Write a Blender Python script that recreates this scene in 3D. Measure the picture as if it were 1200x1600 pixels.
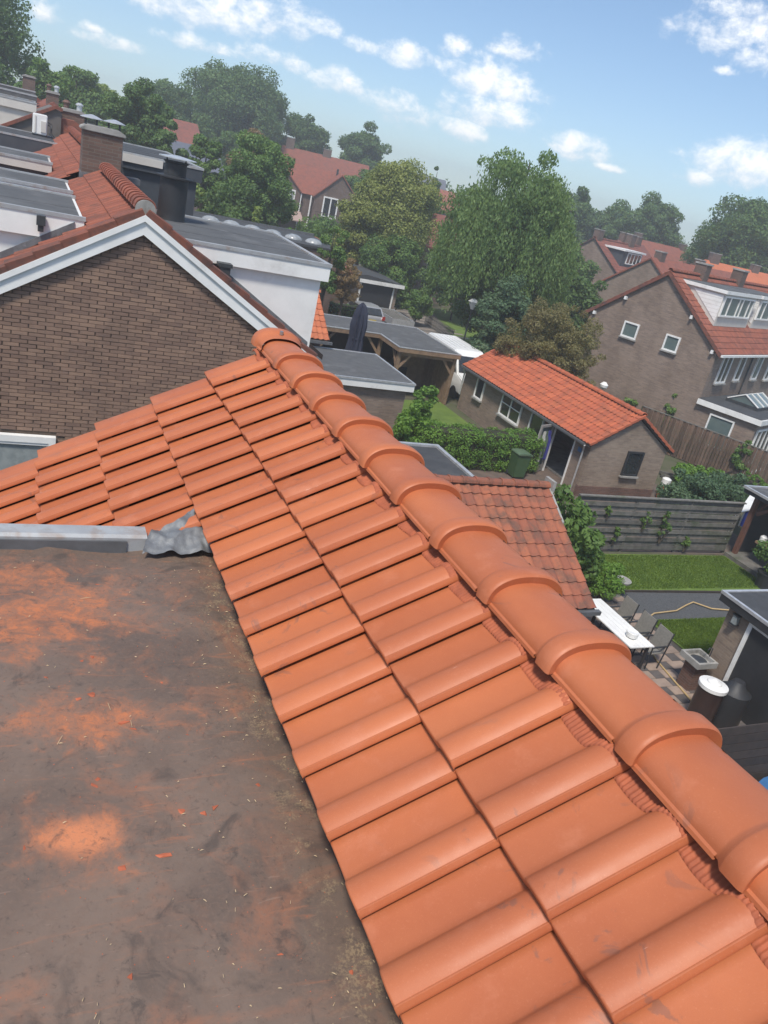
import bpy, bmesh, math, random
import numpy as np
from mathutils import Matrix, Vector
R = math.radians
random.seed(7)
for o in list(bpy.data.objects): bpy.data.objects.remove(o)
scene = bpy.context.scene
col = scene.collection
CAM = Vector((0, 0, 9.3))

# ------------------------------------------------------------------ camera
cam_d = bpy.data.cameras.new("camera"); cam = bpy.data.objects.new("camera", cam_d); col.objects.link(cam)
cam_d.sensor_fit = 'VERTICAL'; cam_d.sensor_height = 36.0; cam_d.lens = 1240 / 1600 * 36.0
cam_d.clip_start = 0.05; cam_d.clip_end = 3000
RM = Matrix(((0.9034249, -0.0318173, -0.4275641), (-0.3715928, 0.4393546, -0.8178547), (0.2138742, 0.8977501, 0.3851008)))
cam.matrix_world = Matrix.Translation(CAM) @ RM.to_4x4()
scene.camera = cam

# ------------------------------------------------------------------ sun and sky
SUN_AZ, SUN_EL = R(-138), R(58)
to_sun = Vector((math.sin(SUN_AZ) * math.cos(SUN_EL), math.cos(SUN_AZ) * math.cos(SUN_EL), math.sin(SUN_EL)))
sun_d = bpy.data.lights.new("sun", 'SUN'); sun_d.energy = 2.6; sun_d.angle = R(9); sun_d.color = (1, .93, .82)
sun = bpy.data.objects.new("sun", sun_d); col.objects.link(sun)
sun.rotation_euler = to_sun.to_track_quat('Z', 'Y').to_euler()
scene.view_settings.view_transform = 'Standard'; scene.view_settings.look = 'None'
scene.view_settings.gamma = 1.0; scene.view_settings.exposure = 0.62
scene.cycles.volume_bounces = 3; scene.cycles.max_bounces = 8; scene.cycles.diffuse_bounces = 4
SKY_STRENGTH = 0.095

class NT:
    """tiny node-tree helper"""
    def __init__(s, tree): s.t = tree; s.n = tree.nodes; s.l = tree.links
    def add(s, typ, **kw):
        n = s.n.new(typ)
        for k, v in kw.items(): setattr(n, k, v)
        return n
    def set(s, sock, v):
        if v is None: return
        if hasattr(v, 'is_output') or isinstance(v, bpy.types.NodeSocket): s.l.new(v, sock)
        else: sock.default_value = v
    def math(s, op, a, b=None, c=None, clamp=False):
        n = s.add('ShaderNodeMath', operation=op); n.use_clamp = clamp
        s.set(n.inputs[0], a); s.set(n.inputs[1], b); s.set(n.inputs[2], c)
        return n.outputs[0]
    def mix(s, f, a, b, mode='MIX'):
        n = s.add('ShaderNodeMix', data_type='RGBA', blend_type=mode)
        s.set(n.inputs[0], f)
        for i, v in ((6, a), (7, b)):
            if isinstance(v, (tuple, list)): v = (*v[:3], 1)
            s.set(n.inputs[i], v)
        return n.outputs[2]
    def noise(s, vec, scale, detail=4, rough=.55, dist=0.0):
        n = s.add('ShaderNodeTexNoise'); s.set(n.inputs['Vector'], vec)
        n.inputs['Scale'].default_value = scale; n.inputs['Detail'].default_value = detail
        n.inputs['Roughness'].default_value = rough; n.inputs['Distortion'].default_value = dist
        return n.outputs['Fac']
    def smooth(s, x, a, b, c=0.0, d=1.0):
        n = s.add('ShaderNodeMapRange', interpolation_type='SMOOTHSTEP'); s.set(n.inputs[0], x)
        for i, v in enumerate((a, b, c, d)): n.inputs[i + 1].default_value = v
        return n.outputs[0]

# (azimuth, elevation, half width, half height) of each cumulus, radians
CLOUDS = [(0.152, 0.112, 0.105, 0.024), (0.244, 0.120, 0.05, 0.02), (0.168, 0.079, 0.038, 0.008), (0.079, 0.06, 0.03, 0.007),
          (0.017, 0.069, 0.014, 0.012), (0.243, 0.084, 0.036, 0.010), (0.34, 0.116, 0.018, 0.008), (0.323, 0.075, 0.028, 0.013),
          (0.393, 0.119, 0.032, 0.013), (0.436, 0.136, 0.018, 0.013), (0.501, 0.148, 0.026, 0.012), (0.482, 0.112, 0.055, 0.021),
          (0.395, 0.064, 0.043, 0.016), (0.466, 0.06, 0.027, 0.011), (0.494, 0.082, 0.06, 0.016), (0.601, 0.068, 0.034, 0.014),
          (0.709, 0.204, 0.046, 0.026), (0.75, 0.182, 0.026, 0.013), (0.775, 0.085, 0.06, 0.024), (0.73, 0.066, 0.021, 0.009),
          (0.063, 0.067, 0.013, 0.005), (0.292, 0.123, 0.02, 0.009), (0.723, 0.168, 0.017, 0.005), (0.637, 0.057, 0.018, 0.004)]
def build_world():
    w = bpy.data.worlds.new("World"); scene.world = w; w.use_nodes = True
    nt = NT(w.node_tree); nt.n.clear()
    out = nt.add('ShaderNodeOutputWorld'); bg = nt.add('ShaderNodeBackground')
    sky = nt.add('ShaderNodeTexSky', sky_type='NISHITA'); sky.sun_disc = False
    sky.sun_elevation = SUN_EL; sky.sun_rotation = SUN_AZ; sky.air_density = 1.0; sky.dust_density = 0.7; sky.ozone_density = 2.0
    tc = nt.add('ShaderNodeTexCoord'); d = tc.outputs['Generated']
    lift = nt.add('ShaderNodeVectorMath', operation='ADD'); nt.l.new(d, lift.inputs[0]); lift.inputs[1].default_value = (0, 0, .035)
    nrm = nt.add('ShaderNodeVectorMath', operation='NORMALIZE'); nt.l.new(lift.outputs[0], nrm.inputs[0]); nt.l.new(nrm.outputs[0], sky.inputs[0])
    sep = nt.add('ShaderNodeSeparateXYZ'); nt.l.new(d, sep.inputs[0])
    az = nt.math('ARCTAN2', sep.outputs[0], sep.outputs[1]); el = nt.math('ARCSINE', sep.outputs[2])
    cmb = nt.add('ShaderNodeCombineXYZ'); nt.l.new(az, cmb.inputs[0]); nt.l.new(nt.math('MULTIPLY', el, 1.35), cmb.inputs[1])
    v = cmb.outputs[0]
    n1 = nt.noise(v, 30, 11, .66, .15); n2 = nt.noise(v, 11, 5, .55)
    best = None; dvsum = None
    for a, e, hw, hh in CLOUDS:
        hw *= 1.18; hh *= 1.3
        du = nt.math('MULTIPLY_ADD', az, 1 / hw, -a / hw); dv = nt.math('MULTIPLY_ADD', el, 1 / hh, -e / hh)
        dn = nt.math('MULTIPLY', nt.math('MINIMUM', dv, 0), 1.5); dd = nt.math('ADD', nt.math('MAXIMUM', dv, 0), dn)
        r2 = nt.math('ADD', nt.math('MULTIPLY', du, du), nt.math('MULTIPLY', dd, dd))
        c = nt.math('SUBTRACT', 1.0, r2)
        if best is None: best, dvsum = c, dv
        else:
            g = nt.math('GREATER_THAN', c, best)
            dvsum = nt.math('ADD', nt.math('MULTIPLY', g, dv), nt.math('MULTIPLY', nt.math('SUBTRACT', 1.0, g), dvsum))
            best = nt.math('MAXIMUM', best, c)
    # the rest of the sky carries the same scattered cumulus
    wide = nt.noise(v, 5.0, 3, .5)
    front = nt.math('MULTIPLY', nt.smooth(az, -.05, -.02), nt.math('MULTIPLY', nt.smooth(az, .84, .81), nt.smooth(el, .27, .24)))
    other = nt.math('SUBTRACT', nt.math('MULTIPLY_ADD', wide, 6.0, -3.3), nt.math('MULTIPLY', front, 6.0))
    cov = nt.math('MAXIMUM', nt.math('MAXIMUM', best, -1.5), other)
    nn = nt.math('ADD', nt.math('MULTIPLY_ADD', n1, 5.0, -2.6), nt.math('MULTIPLY_ADD', n2, 1.6, -.8))
    dens = nt.math('ADD', cov, nn)
    alpha = nt.math('MULTIPLY', nt.smooth(dens, -.3, 1.55), nt.smooth(el, -.02, .03))
    lit = nt.smooth(nt.math('ADD', nt.math('MULTIPLY', dvsum, .75), nt.math('MULTIPLY', nn, .38)), -1.0, .55)
    body = nt.smooth(dens, .3, 2.6)
    cloud = nt.mix(lit, (5.2, 5.9, 6.9), (9.2, 9.1, 8.9))
    # whole sky tinted evenly, slightly bluer
    sk = nt.mix(1.0, sky.outputs[0], (1.0, 1.05, 1.09), 'MULTIPLY')
    final = nt.mix(nt.math('MULTIPLY', alpha, .93), sk, cloud)
    nt.l.new(final, bg.inputs[0]); bg.inputs[1].default_value = SKY_STRENGTH
    nt.l.new(bg.outputs[0], out.inputs[0])
build_world()

# ------------------------------------------------------------------ materials
MATS = {}
def base_mat(name):
    m = bpy.data.materials.new(name); m.use_nodes = True; nt = NT(m.node_tree)
    return m, nt, nt.n['Principled BSDF']
def rnd(nt):
    """a random number per object and per loose piece"""
    oi = nt.add('ShaderNodeObjectInfo'); gi = nt.add('ShaderNodeNewGeometry')
    return nt.math('FRACT', nt.math('ADD', oi.outputs['Random'], gi.outputs['Random Per Island']))
def mat(name, a, b=None, scale=6, rough=.7, var=0.0, bump=0.0, bscale=None, spec=.5, metal=0.0, grime=None, gscale=2.0, detail=5, gthr=(.5, .72)):
    if name in MATS: return MATS[name]
    m, nt, bs = base_mat(name); b = b or tuple(c * .8 for c in a)
    tc = nt.add('ShaderNodeTexCoord').outputs['Object']
    n = nt.noise(tc, scale, detail, .6)
    c = nt.mix(nt.smooth(n, .3, .7), a, b)
    if grime:
        g = nt.noise(tc, gscale, 7, .65, .3)
        c = nt.mix(nt.smooth(g, *gthr), c, grime)
    if var:
        r = rnd(nt); k = nt.math('MULTIPLY_ADD', r, 2 * var, 1 - var)
        cc = nt.add('ShaderNodeCombineColor'); [nt.l.new(k, cc.inputs[i]) for i in range(3)]
        c = nt.mix(1.0, c, cc.outputs[0], 'MULTIPLY')
    nt.l.new(c, bs.inputs['Base Color']); bs.inputs['Roughness'].default_value = rough
    bs.inputs['Specular IOR Level'].default_value = spec; bs.inputs['Metallic'].default_value = metal
    if bump:
        bn = nt.add('ShaderNodeBump'); bn.inputs['Strength'].default_value = bump; bn.inputs['Distance'].default_value = .01
        nt.l.new(nt.noise(tc, bscale or scale * 6, 6, .6), bn.inputs['Height']); nt.l.new(bn.outputs[0], bs.inputs['Normal'])
    MATS[name] = m; return m
def brick_mat(name, a, b, mortar, bw=.22, bh=.0625, rough=.85):
    """far brickwork, too small to tell the bricks apart"""
    if name in MATS: return MATS[name]
    m, nt, bs = base_mat(name)
    tc = nt.add('ShaderNodeTexCoord').outputs['Object']; sp = nt.add('ShaderNodeSeparateXYZ'); nt.l.new(tc, sp.inputs[0])
    cm = nt.add('ShaderNodeCombineXYZ'); nt.l.new(nt.math('ADD', sp.outputs[0], sp.outputs[1]), cm.inputs[0]); nt.l.new(sp.outputs[2], cm.inputs[1])
    br = nt.add('ShaderNodeTexBrick'); nt.l.new(cm.outputs[0], br.inputs['Vector'])
    br.inputs['Scale'].default_value = 1; br.inputs['Brick Width'].default_value = bw; br.inputs['Row Height'].default_value = bh
    br.inputs['Mortar Size'].default_value = .007; br.inputs['Bias'].default_value = 0
    br.inputs['Color1'].default_value = (*a, 1); br.inputs['Color2'].default_value = (*b, 1); br.inputs['Mortar'].default_value = (*mortar, 1)
    n = nt.noise(tc, .9, 6, .65)
    c = nt.mix(nt.smooth(n, .35, .75), br.outputs[0], nt.mix(1.0, br.outputs[0], (.72, .7, .68), 'MULTIPLY'))
    # streaky rows
    st = nt.add('ShaderNodeMapping'); nt.l.new(cm.outputs[0], st.inputs[0]); st.inputs['Scale'].default_value = (1.2, 15, 1)
    n3 = nt.noise(st.outputs[0], 1.0, 4, .6)
    c = nt.mix(nt.smooth(n3, .35, .7, 0, .5), c, nt.mix(1.0, c, (1.3, 1.26, 1.2), 'MULTIPLY'))
    nt.l.new(c, bs.inputs['Base Color']); bs.inputs['Roughness'].default_value = rough
    bn = nt.add('ShaderNodeBump'); bn.inputs['Strength'].default_value = .5; bn.inputs['Distance'].default_value = .006; bn.invert = True
    nt.l.new(br.outputs['Fac'], bn.inputs['Height']); nt.l.new(bn.outputs[0], bs.inputs['Normal'])
    MATS[name] = m; return m
def leaf_mat(name, a, b, trans=.35, patch=.35):
    if name in MATS: return MATS[name]
    m, nt, bs = base_mat(name)
    r = rnd(nt); tc = nt.add('ShaderNodeTexCoord').outputs['Object']
    n = nt.noise(tc, patch, 3, .5)
    c = nt.mix(nt.math('ADD', nt.math('MULTIPLY', r, .55), nt.smooth(n, .35, .65, 0, .45)), a, b)
    nt.l.new(c, bs.inputs['Base Color']); bs.inputs['Roughness'].default_value = .55; bs.inputs['Specular IOR Level'].default_value = .3
    tr = nt.add('ShaderNodeBsdfTranslucent'); nt.l.new(nt.mix(1.0, c, (1.2, 1.3, .7), 'MULTIPLY'), tr.inputs[0])
    mx = nt.add('ShaderNodeMixShader'); mx.inputs[0].default_value = trans
    nt.l.new(bs.outputs[0], mx.inputs[1]); nt.l.new(tr.outputs[0], mx.inputs[2]); nt.l.new(mx.outputs[0], nt.n['Material Output'].inputs[0])
    MATS[name] = m; return m
def tile_new_mat():
    m, nt, bs = base_mat("new_clay")
    g = nt.add('ShaderNodeNewGeometry').outputs['Position']
    r = rnd(nt)
    c = nt.mix(nt.smooth(nt.noise(g, 3.5, 4, .6), .3, .7), (.50, .158, .064), (.43, .126, .052))
    c = nt.mix(nt.math('MULTIPLY', r, .5), c, (.37, .108, .047))
    # grey scuffs, rubbed dust and a few pale scratches
    sc = nt.smooth(nt.noise(g, 4.2, 8, .7, .6), .62, .74)
    c = nt.mix(nt.math('MULTIPLY', sc, .38), c, (.25, .12, .085))
    du = nt.smooth(nt.noise(g, 7.0, 6, .65), .52, .75)
    c = nt.mix(nt.math('MULTIPLY', du, .32), c, (.62, .25, .14))
    mp = nt.add('ShaderNodeMapping'); nt.l.new(g, mp.inputs[0]); mp.inputs['Scale'].default_value = (6, 34, 6); mp.inputs['Rotation'].default_value = (0, 0, .5)
    wh = nt.math('MULTIPLY', nt.smooth(nt.noise(mp.outputs[0], 1.6, 3, .55), .735, .77), nt.smooth(nt.noise(g, 2.1, 2), .5, .6))
    c = nt.mix(nt.math('MULTIPLY', wh, .7), c, (.75, .5, .4))
    c = nt.mix(nt.math('MULTIPLY', nt.smooth(nt.noise(g, 210, 3, .7), .56, .72), .16), c, (.66, .30, .18))
    c = nt.mix(nt.math('MULTIPLY', nt.smooth(nt.noise(g, 150, 3, .7), .60, .75), .2), c, (.26, .085, .045))
    st = nt.math('MULTIPLY', nt.smooth(nt.noise(g, 5.5, 5, .6, 2.2), .60, .66), nt.smooth(nt.noise(g, 1.7, 2), .52, .62))
    c = nt.mix(nt.math('MULTIPLY', st, .55), c, (.20, .10, .075))
    nt.l.new(c, bs.inputs['Base Color'])
    nt.l.new(nt.math('MULTIPLY_ADD', nt.noise(g, 9, 4), .26, .38), bs.inputs['Roughness'])
    bs.inputs['Specular IOR Level'].default_value = .42
    bn = nt.add('ShaderNodeBump'); bn.inputs['Strength'].default_value = .12; bn.inputs['Distance'].default_value = .004
    nt.l.new(nt.noise(g, 55, 5, .6), bn.inputs['Height']); nt.l.new(bn.outputs[0], bs.inputs['Normal'])
    MATS['new_clay'] = m; return m
def membrane_mat():
    m, nt, bs = base_mat("roof_membrane")
    g = nt.add('ShaderNodeNewGeometry').outputs['Position']
    sp = nt.add('ShaderNodeSeparateXYZ'); nt.l.new(g, sp.inputs[0]); x, y = sp.outputs[0], sp.outputs[1]
    n1 = nt.noise(g, 2.2, 8, .62, .5); n2 = nt.noise(g, 7, 9, .7, .4); n3 = nt.noise(g, 28, 6, .7)
    c = nt.mix(nt.smooth(n1, .32, .68), (.118, .086, .069), (.185, .134, .104))
    c = nt.mix(nt.math('MULTIPLY', nt.smooth(n3, .45, .7), .5), c, (.155, .105, .078))
    # brick-orange grinding dust, thick in two drifts and thin elsewhere
    def drift(cx, cy, rx, ry):
        dx = nt.math('MULTIPLY_ADD', x, 1 / rx, -cx / rx); dy = nt.math('MULTIPLY_ADD', y, 1 / ry, -cy / ry)
        return nt.math('SUBTRACT', 1.0, nt.math('SQRT', nt.math('ADD', nt.math('MULTIPLY', dx, dx), nt.math('MULTIPLY', dy, dy))))
    d = nt.math('MAXIMUM', drift(.19, 1.51, .17, .12), nt.math('MAXIMUM', drift(.0, 2.55, .62, .36), drift(.25, 1.95, .28, .14)))
    d = nt.math('MAXIMUM', d, -.55)
    amt = nt.smooth(nt.math('ADD', nt.math('MULTIPLY', d, .62), nt.math('MULTIPLY_ADD', n2, 2.6, -1.3)), -.12, .68)
    fine = nt.smooth(nt.noise(g, 17, 8, .75, .8), .40, .62)
    amt = nt.math('MULTIPLY', amt, nt.math('MULTIPLY_ADD', fine, .62, .38))
    c = nt.mix(nt.math('MULTIPLY', amt, .92), c, (.50, .17, .07))
    thin = nt.smooth(nt.noise(g, 3.3, 7, .7, 1.0), .48, .72)
    c = nt.mix(nt.math('MULTIPLY', thin, .52), c, (.36, .145, .075))
    core = nt.smooth(nt.math('ADD', drift(.19, 1.51, .16, .10), nt.math('MULTIPLY_ADD', n2, .8, -.4)), .1, .8)
    c = nt.mix(nt.math('MULTIPLY', core, .8), c, (.64, .23, .10))
    c = nt.mix(nt.math('MULTIPLY', nt.smooth(nt.noise(g, 75, 5, .75), .50, .66), .45), c, (.20, .135, .10))
    c = nt.mix(nt.math('MULTIPLY', nt.smooth(nt.noise(g, 48, 6, .8, .5), .54, .68), .55), c, (.06, .048, .042))
    mp = nt.add('ShaderNodeMapping'); nt.l.new(g, mp.inputs[0]); mp.inputs['Scale'].default_value = (2.2, 14, 1); mp.inputs['Rotation'].default_value = (0, 0, .25)
    c = nt.mix(nt.math('MULTIPLY', nt.smooth(nt.noise(mp.outputs[0], 2.2, 8, .7, .6), .56, .70), .4), c, (.40, .155, .075))
    ln = nt.smooth(nt.noise(mp.outputs[0], 7, 3, .5), .70, .74)
    c = nt.mix(nt.math('MULTIPLY', ln, .35), c, (.30, .2, .15))
    # dark scuff marks left by boots
    sc = nt.math('MAXIMUM', nt.smooth(nt.noise(g, 5.5, 6, .6, 1.2), .56, .72), nt.smooth(nt.noise(g, 11, 7, .7, .8), .57, .70))
    c = nt.mix(nt.math('MULTIPLY', sc, .68), c, (.07, .056, .048))
    # sandy grit in the gutter strip below the tiles
    gr = nt.math('MULTIPLY', nt.smooth(x, .60, .80), nt.smooth(nt.noise(g, 11, 9, .75), .50, .58))
    gr = nt.math('MULTIPLY', gr, nt.smooth(nt.noise(g, 160, 3, .6), .40, .62))
    c = nt.mix(nt.math('MULTIPLY', gr, .8), c, (.34, .25, .15))
    sh = nt.smooth(x, .62, .84)  # membrane turns darker brown towards the tile edge, in uneven patches
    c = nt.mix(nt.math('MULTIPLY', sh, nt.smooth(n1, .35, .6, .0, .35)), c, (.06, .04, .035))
    nt.l.new(c, bs.inputs['Base Color'])
    nt.l.new(nt.math('MULTIPLY_ADD', n2, .35, .42), bs.inputs['Roughness']); bs.inputs['Specular IOR Level'].default_value = .4
    bn = nt.add('ShaderNodeBump'); bn.inputs['Strength'].default_value = .35; bn.inputs['Distance'].default_value = .006
    nt.l.new(nt.math('ADD', nt.math('MULTIPLY', n1, 1.5), nt.math('MULTIPLY', n3, .5)), bn.inputs['Height']); nt.l.new(bn.outputs[0], bs.inputs['Normal'])
    return m
def old_tile_mat(name, a, b, dark, moss=.55, var=.22):
    if name in MATS: return MATS[name]
    m, nt, bs = base_mat(name)
    g = nt.add('ShaderNodeNewGeometry').outputs['Position']; r = rnd(nt)
    c = nt.mix(r, a, b)
    c = nt.mix(nt.math('MULTIPLY', nt.smooth(nt.noise(g, 2.5, 8, .7, .4), .42, .68), moss), c, dark)
    c = nt.mix(nt.math('MULTIPLY', nt.smooth(nt.noise(g, 16, 6, .7), .55, .72), moss * .8), c, dark)
    nt.l.new(c, bs.inputs['Base Color']); bs.inputs['Roughness'].default_value = .85
    bn = nt.add('ShaderNodeBump'); bn.inputs['Strength'].default_value = .3; bn.inputs['Distance'].default_value = .006
    nt.l.new(nt.noise(g, 40, 5), bn.inputs['Height']); nt.l.new(bn.outputs[0], bs.inputs['Normal'])
    MATS[name] = m; return m

CLAY = tile_new_mat(); MEMB = membrane_mat()
ROLL = mat("ridge_roll", (.42, .115, .05), (.30, .08, .037), 20, .8)
LEAD = mat("lead", (.17, .18, .19), (.11, .115, .125), 9, .55, metal=.1, bump=.3, grime=(.30, .31, .32), gscale=14, gthr=(.55, .8))
ZINC = mat("zinc", (.40, .42, .43), (.33, .34, .35), 8, .5, metal=.15, grime=(.30, .24, .2), gscale=6)
ZINCD = mat("zinc_dark", (.16, .165, .175), (.12, .125, .13), 8, .5, metal=.3)
WHITE = mat("white_paint", (.82, .82, .80), (.75, .75, .73), 3, .45, grime=(.58, .57, .54), gscale=1.6, gthr=(.52, .8))
CREAM = mat("cream_board", (.60, .57, .52), (.55, .52, .48), 3, .55)
BLACKP = mat("black_paint", (.022, .024, .028), (.03, .032, .036), 4, .55)
SLATEP = mat("slate_grey_board", (.045, .053, .065), (.06, .068, .08), 3, .6)
FELT = mat("roof_felt", (.10, .105, .11), (.075, .08, .085), 3, .9, bump=.3, bscale=60, grime=(.14, .145, .15), gscale=1.3)
FELTD = mat("dark_felt", (.055, .06, .066), (.042, .046, .052), 3, .9, bump=.3, bscale=60, grime=(.075, .08, .085), gscale=1.0)
GLASS = mat("window_glass", (.018, .022, .025), (.03, .034, .036), 3, .06, spec=.9)
GLASSG = mat("net_glass", (.10, .14, .14), (.13, .17, .165), 2, .12, spec=.8)
CURT = mat("curtain_glass", (.30, .33, .33), (.22, .25, .255), 9, .25, spec=.6)
OLD1 = old_tile_mat("old_clay_tile", (.31, .10, .06), (.225, .072, .048), (.085, .05, .042))
OLD2 = old_tile_mat("shed_clay_tile", (.50, .135, .06), (.39, .10, .05), (.16, .07, .045), .45)
OLD3 = old_tile_mat("annex_clay_tile", (.36, .12, .062), (.25, .082, .05), (.10, .066, .05), .75)
OLD4 = old_tile_mat("orange_clay_tile", (.52, .16, .07), (.42, .12, .055), (.2, .09, .05), .3)
OLD5 = old_tile_mat("brown_clay_tile", (.25, .085, .06), (.19, .066, .05), (.09, .06, .055), .6)
OLD6 = old_tile_mat("dark_verge_tile", (.16, .06, .042), (.22, .072, .045), (.055, .042, .04), .75)
BRK = old_tile_mat("brown_brick", (.30, .195, .14), (.20, .128, .098), (.135, .092, .074), .5)
MORT = mat("mortar", (.17, .125, .095), (.11, .085, .068), 5, .95)
BRW = brick_mat("brown_brickwork", (.165, .105, .085), (.115, .076, .064), (.15, .13, .11))
BRY = brick_mat("buff_brickwork", (.30, .235, .18), (.22, .165, .13), (.26, .22, .18))
BRG = brick_mat("grey_brickwork", (.275, .205, .16), (.20, .148, .12), (.23, .20, .175))
BRR = brick_mat("red_brickwork", (.17, .085, .065), (.11, .06, .05), (.16, .13, .11))
OAK = mat("oak_timber", (.30, .20, .125), (.20, .13, .085), 5, .75, var=.15, bump=.2)
GREYW = mat("weathered_plank", (.165, .155, .14), (.105, .10, .092), 5, .9, var=.22, bump=.3, grime=(.07, .085, .05), gscale=1.4)
BRNW = mat("stained_plank", (.155, .098, .068), (.085, .058, .045), 4, .9, var=.3, bump=.3, grime=(.06, .085, .035), gscale=.9, gthr=(.48, .62))
DARKW = mat("dark_plank", (.05, .036, .03), (.035, .027, .024), 5, .8, var=.2)
METALD = mat("dark_metal", (.045, .05, .055), (.06, .065, .07), 6, .5, metal=.3)
STEEL = mat("steel", (.5, .5, .5), (.4, .4, .4), 6, .3, metal=.9)
CONC = mat("concrete", (.36, .35, .33), (.27, .265, .25), 4, .9, bump=.3, grime=(.16, .155, .14), gscale=2)
ALU = mat("aluminium", (.66, .67, .68), (.5, .51, .52), 7, .35, metal=.5)
BARK = mat("bark", (.10, .08, .06), (.06, .05, .04), 6, .95, bump=.4)

# ------------------------------------------------------------------ mesh helpers
class MB:
    def __init__(s): s.v = []; s.f = []
    def add(s, vs, fs):
        k = len(s.v); s.v += [tuple(p) for p in vs]; s.f += [tuple(i + k for i in f) for f in fs]; return s
    def box(s, x0, x1, y0, y1, z0, z1):
        return s.add([(x0, y0, z0), (x1, y0, z0), (x1, y1, z0), (x0, y1, z0), (x0, y0, z1), (x1, y0, z1), (x1, y1, z1), (x0, y1, z1)],
                     [(0, 3, 2, 1), (4, 5, 6, 7), (0, 1, 5, 4), (1, 2, 6, 5), (2, 3, 7, 6), (3, 0, 4, 7)])
    def bar(s, p, q, w, h=None, up=(0, 0, 1)):
        p, q = Vector(p), Vector(q); d = (q - p).normalized(); u = Vector(up)
        if abs(d.dot(u)) > .98: u = Vector((1, 0, 0))
        a = d.cross(u).normalized(); b = a.cross(d); h = h or w; vs = []
        for c in (p, q):
            for i, j in ((-1, -1), (1, -1), (1, 1), (-1, 1)): vs.append(c + a * i * w / 2 + b * j * h / 2)
        return s.add(vs, [(0, 1, 2, 3), (7, 6, 5, 4), (0, 4, 5, 1), (1, 5, 6, 2), (2, 6, 7, 3), (3, 7, 4, 0)])
    def prism(s, poly, d):
        """poly: 3-D points (planar); d: extrusion vector"""
        n = len(poly); d = Vector(d); vs = [Vector(p) for p in poly] + [Vector(p) + d for p in poly]
        return s.add(vs, [tuple(range(n))[::-1], tuple(range(n, 2 * n))] + [(i, (i + 1) % n, n + (i + 1) % n, n + i) for i in range(n)])
    def tube(s, pts, r, n=8, cap=True):
        pts = [Vector(p) for p in pts]; rs = r if isinstance(r, (list, tuple)) else [r] * len(pts); k = len(s.v)
        for i, p in enumerate(pts):
            d = (pts[min(i + 1, len(pts) - 1)] - pts[max(i - 1, 0)]).normalized()
            a = d.orthogonal().normalized() if abs(d.z) > .9 else d.cross(Vector((0, 0, 1))).normalized(); b = d.cross(a)
            for j in range(n):
                t = 2 * math.pi * j / n; s.v.append(tuple(p + (a * math.cos(t) + b * math.sin(t)) * rs[i]))
        for i in range(len(pts) - 1):
            for j in range(n): s.f.append((k + i * n + j, k + i * n + (j + 1) % n, k + (i + 1) * n + (j + 1) % n, k + (i + 1) * n + j))
        if cap: s.f.append(tuple(k + j for j in range(n))[::-1]); s.f.append(tuple(k + (len(pts) - 1) * n + j for j in range(n)))
        return s
    def lathe(s, prof, c=(0, 0, 0), n=16):
        k = len(s.v)
        for r, z in prof:
            for j in range(n):
                t = 2 * math.pi * j / n; s.v.append((c[0] + r * math.cos(t), c[1] + r * math.sin(t), c[2] + z))
        for i in range(len(prof) - 1):
            for j in range(n): s.f.append((k + i * n + j, k + i * n + (j + 1) % n, k + (i + 1) * n + (j + 1) % n, k + (i + 1) * n + j))
        s.f.append(tuple(k + j for j in range(n))[::-1]); s.f.append(tuple(k + (len(prof) - 1) * n + j for j in range(n)))
        return s
    def mesh(s, name, m, smooth=False, bev=0.0):
        me = bpy.data.meshes.new(name); me.from_pydata(s.v, [], s.f)
        b = bmesh.new(); b.from_mesh(me)
        bmesh.ops.recalc_face_normals(b, faces=b.faces)
        if bev: bmesh.ops.bevel(b, geom=[e for e in b.edges if e.is_manifold and e.calc_face_angle(0) > .6], offset=bev, segments=2, affect='EDGES')
        b.to_mesh(me); b.free()
        if m: me.materials.append(m)
        if smooth: smooth_by_angle(me, R(40) if smooth is True else R(smooth))
        return me
    def obj(s, name, m, parent=None, smooth=False, bev=0.0): return put(name, s.mesh(name, m, smooth, bev), parent)
def smooth_by_angle(me, ang):
    me.polygons.foreach_set('use_smooth', [True] * len(me.polygons))
    b = bmesh.new(); b.from_mesh(me)
    for e in b.edges: e.smooth = e.is_manifold and e.calc_face_angle(0) < ang
    b.to_mesh(me); b.free()
WORLD = {}
def put(name, me, parent=None, mw=None):
    o = bpy.data.objects.new(name, me); col.objects.link(o)
    if mw is not None: o.matrix_local = mw
    if parent is not None:
        o.parent = parent
        if parent.name in WORLD: o.matrix_parent_inverse = WORLD[parent.name]
    return o
def tag(o, label, cat, group=None, kind=None):
    if label: o['label'] = label
    if cat: o['category'] = cat
    if group: o['group'] = group
    if kind: o['kind'] = kind
    return o
def thing(name, label, cat, loc, group=None, rz=None):
    """an Empty at the thing's base; with rz None its parts are written in world coordinates"""
    o = bpy.data.objects.new(name, None); col.objects.link(o); o.empty_display_size = .2
    m = Matrix.Translation(loc) @ Matrix.Rotation(rz or 0, 4, 'Z'); o.matrix_local = m
    if rz is None: WORLD[o.name] = m.inverted()
    return tag(o, label, cat, group)
def struct(name, mb, m, **k): return tag(mb.obj(name, m, **k), None, None, kind='structure')
def copy_tree(o, parent=None):
    c = o.copy(); col.objects.link(c)
    if parent is not None: c.parent = parent
    for ch in list(o.children): copy_tree(ch, c)
    return c
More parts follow.
